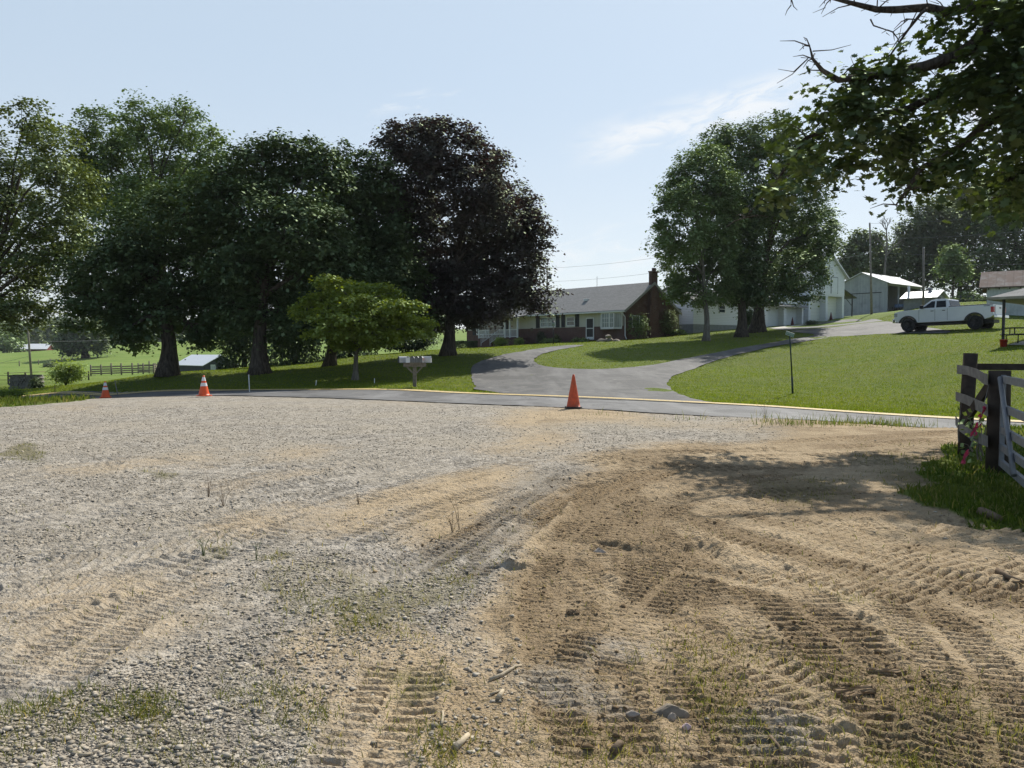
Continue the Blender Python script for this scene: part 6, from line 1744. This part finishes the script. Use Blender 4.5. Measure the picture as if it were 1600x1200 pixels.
# ------------------------------------------------------------------ pickup truck
c1 = W(1413, 521, 55.2); c2 = W(1515, 516, 51.9)
ctr = (c1[:2] + c2[:2]) / 2; hd = math.atan2(c1[1] - c2[1], c1[0] - c2[0])
wb = float(np.hypot(*(c1[:2] - c2[:2])))
zf, zr = T(c1[0], c1[1]), T(c2[0], c2[1])
k_ = wb / 4.0
ctr = ctr + np.array([.62, -.2])
truck = thing('pickup_truck', 'white lifted pickup truck with extended cab parked on the lawn drive', 'pickup truck', (ctr[0], ctr[1], (zf + zr) / 2 + .03), hd)
truck.rotation_euler = (0, -math.atan2(zf - zr, wb), hd)
truck.scale = (k_, k_, k_)
mPaint = simple('white_truck_paint', (.66, .67, .69), .28, .03, 3, 0, 0, 40, .5, Coat_Weight=.5)
mTyre = simple('tyre_rubber', (.018, .018, .019), .85, .2, 20, 0, .3, 40); mChr = simple('chrome', (.62, .63, .65), .18, .03, 5, 1.0); mRim = simple('black_rim', (.03, .03, .033), .35, .2, 6, .5)
mTail = simple('tail_lens', (.40, .015, .02), .2, .1, 9); mHeadl = simple('head_lens', (.45, .47, .48), .15, .1, 9, .3)
q = NT('tinted_glass'); mTint = q.bsdf((.014, .017, .022), .10, 0, None, .22)
FX, RX = 2.0, -2.0; WR = .445; HW = 1.0
def arch(cx, r, z0, n=10):
    """down the rear edge, over the wheel and down the front edge, going forward"""
    return [(cx - r * math.cos(t), WR + .02 + r * math.sin(t)) for t in np.linspace(math.asin((z0 - WR - .02) / r), math.pi - math.asin((z0 - WR - .02) / r), n)]
zb = .58
low = [(-3.05, .86), (-2.92, .72)] + arch(RX, .56, .62) + [(-1.30, zb), (1.36, zb)] + arch(FX, .56, .62) + [(2.72, .66), (2.86, .80), (2.90, 1.18), (2.84, 1.30), (2.50, 1.38), (1.35, 1.44)]
bed_top = [(-.42, 1.44), (-.44, 1.49), (-3.05, 1.49)]
body = MB().prism([(x, z) for x, z in low] + bed_top, -HW, HW, 'y')
bd_ = body.build('body', mPaint, truck, .035, seg=3)
# solid bed: a black sheet on its top stands for the hollow's shade
MB().box(-2.95, -.62, -.80, .80, 1.47, 1.497).build('bed_shade_sheet', mBlack, truck)
MB().box(-3.0, -.5, -.97, -.82, 1.492, 1.54).box(-3.0, -.5, .82, .97, 1.492, 1.54).build('bed_rail', mBlack, truck, .01)
# cab
cabp = [(1.38, 1.42), (.62, 2.00), (.35, 2.04), (-.25, 2.04), (-.42, 1.98), (-.55, 1.44)]
cb = MB(); n_ = len(cabp)
vs = []
for sgn in (-1, 1):
    for x, z in cabp: vs.append((x, sgn * (.97 if z < 1.5 else .80), z))
cb.add(vs, [tuple(range(n_)), tuple(reversed(range(n_, 2 * n_)))] + [(i, (i + 1) % n_, n_ + (i + 1) % n_, n_ + i) for i in range(n_)])
cb.build('cab', mPaint, truck, .035, seg=3)
def slant(x, z, s): return (x, s * (.97 - (z - 1.42) * .27 + .012), z)
for s in (-1, 1):
    for nm, P_ in (('front_side_window', [(1.10, 1.50), (.62, 1.50), (.36, 1.50), (.36, 1.92), (.55, 1.92)]), ('rear_side_window', [(.26, 1.50), (-.34, 1.50), (-.28, 1.92), (.26, 1.92)])):
        m_ = MB(); m_.add([slant(x, z, s) for x, z in P_] + [(slant(x, z, s)[0], slant(x, z, s)[1] - s * .015, z) for x, z in P_], [tuple(range(len(P_))), tuple(reversed(range(len(P_), 2 * len(P_))))] + [(i, (i + 1) % len(P_), len(P_) + (i + 1) % len(P_), len(P_) + i) for i in range(len(P_))])
        m_.build(nm, mTint, truck)
    for x in (.315, -.43, 1.30):
        MB().box(x - .008, x + .008, s * HW - .002 if s > 0 else -HW - .003, s * HW + .003 if s > 0 else -HW + .002, .66, 1.42).build('door_seam', mBlack, truck)
    for x in (.48, -.22):
        MB().box(x - .09, x + .09, min(s * HW, s * (HW + .03)), max(s * HW, s * (HW + .03)), 1.27, 1.31).build('door_handle', mBlack, truck, .01)
    mi = MB().box(1.0, 1.16, min(s * 1.02, s * 1.22), max(s * 1.02, s * 1.22), 1.46, 1.68).box(1.04, 1.10, min(s * .95, s * 1.03), max(s * .95, s * 1.03), 1.50, 1.55); mi.build('mirror', mBlack, truck, .02)
    MB().box(-3.07, -2.90, min(s * .80, s * 1.008), max(s * .80, s * 1.008), 1.02, 1.36).build('tail_light', mTail, truck, .015)
    MB().box(2.66, 2.905, min(s * .62, s * 1.006), max(s * .62, s * 1.006), 1.02, 1.26).build('headlight', mHeadl, truck, .03)
    MB().box(-2.86, -2.52, min(s * HW, s * (HW + .004)), max(s * HW, s * (HW + .004)), 1.40, 1.45).build('decal', simple('grey_decal', (.16, .17, .19), .5), truck)
    for cx_ in (FX, RX):
        ring = [(cx_ + .60 * math.cos(t), WR + .02 + .60 * math.sin(t)) for t in np.linspace(.25, math.pi - .25, 14)] + [(cx_ + .52 * math.cos(t), WR + .02 + .52 * math.sin(t)) for t in np.linspace(math.pi - .25, .25, 14)]
        MB().prism(ring, min(s * .97, s * 1.035), max(s * .97, s * 1.035), 'y').build('fender_flare', mBlack, truck)
    MB().box(-1.2, 1.3, min(s * .86, s * 1.0), max(s * .86, s * 1.0), .42, .48).build('running_board', mBlack, truck, .01)
ws = MB(); ws.add([(1.345, -.84, 1.46), (1.345, .84, 1.46), (.665, .70, 1.985), (.665, -.70, 1.985), (1.36, -.84, 1.475), (1.36, .84, 1.475), (.68, .70, 2.0), (.68, -.70, 2.0)], [(0, 1, 2, 3), (7, 6, 5, 4), (0, 4, 5, 1), (1, 5, 6, 2), (2, 6, 7, 3), (3, 7, 4, 0)]); ws.build('windshield', mTint, truck)
rw = MB(); rw.add([(-.565, -.80, 1.5), (-.565, .80, 1.5), (-.46, .72, 1.93), (-.46, -.72, 1.93), (-.55, -.80, 1.5), (-.55, .80, 1.5), (-.445, .72, 1.93), (-.445, -.72, 1.93)], [(0, 1, 2, 3), (7, 6, 5, 4), (0, 4, 5, 1), (1, 5, 6, 2), (2, 6, 7, 3), (3, 7, 4, 0)]); rw.build('rear_window', mTint, truck)
MB().box(2.78, 3.02, -.98, .98, .62, .90).build('front_bumper', mChr, truck, .05)
MB().box(2.86, 2.925, -.60, .60, .92, 1.24).build('grille', mChr, truck, .02)
MB().box(-3.26, -3.06, -.98, .98, .66, .86).build('rear_bumper', mChr, truck, .04)
tg = MB().box(-3.09, -3.052, -.76, .76, .90, 1.48).build('tailgate', mPaint, truck, .012); MB().box(-3.1, -3.091, -.14, .14, 1.26, 1.34).build('handle', mBlack, tg)
MB().box(-2.9, 2.7, -.45, .45, .40, .60).box(-2.0 - .1, -2.0 + .1, -.8, .8, .38, .52).box(1.9, 2.1, -.8, .8, .38, .52).build('chassis', mBlack, truck)
for cx_ in (FX, RX):
    for s in (-1, 1):
        w0 = thing_ = MB().lathe([(.27, -.13), (.40, -.145), (WR - .01, -.11), (WR, -.06), (WR, .06), (WR - .01, .11), (.40, .145), (.27, .13)], 28, (0, 0, 0), 'y').build('wheel', mTyre, truck, loc=(cx_, s * .86, WR))
        rm = MB().lathe([(.28, .12), (.26, .10), (.24, .05), (.02, .06)], 20, (0, 0, 0), 'y').lathe([(.28, -.12), (.26, -.10), (.24, -.05), (.02, -.06)], 20, (0, 0, 0), 'y')
        rm.build('rim', mRim, w0)
        sp_ = MB()
        for k in range(6):
            a = k * math.pi / 3; sp_.beam((.05 * math.cos(a), s * .085, .05 * math.sin(a)), (.25 * math.cos(a), s * .10, .25 * math.sin(a)), .05, .05)
        sp_.lathe([(.01, s * .12), (.06, s * .115), (.07, s * .08)], 12, (0, 0, 0), 'y')
        sp_.build('spokes', mRim, w0)
# a little marker post by the truck
mk_ = W(1441, 517, 56); tag(link('marker_post', MB().tube([(0, 0, -.1), (0, 0, .32)], .13, 10).mesh('marker_post', fix=False), None, mWoodG, (mk_[0], 56, T(mk_[0], 56))), 'short pale stump seen under the pickup', 'stump')

# ------------------------------------------------------------------ air
AIR = True
if AIR:
    bm = bmesh.new(); bmesh.ops.create_cube(bm, size=1)
    for v in bm.verts: v.co = Vector((v.co.x * 2600, v.co.y * 1600 + 750, v.co.z * 130 + 45))
    me = bpy.data.meshes.new('haze'); bm.to_mesh(me); bm.free()
    q = NT('haze'); v_ = q.n('ShaderNodeVolumePrincipled', {'Color': (.86, .92, 1.0), 'Density': .00010, 'Anisotropy': .35})
    q.t.links.new(v_.outputs[0], q.out.inputs['Volume'])
    hz_ = link('haze', me, None, q.m)
    tag(hz_, 'thin summer haze over the far pasture and ridge', 'haze', None, 'stuff')
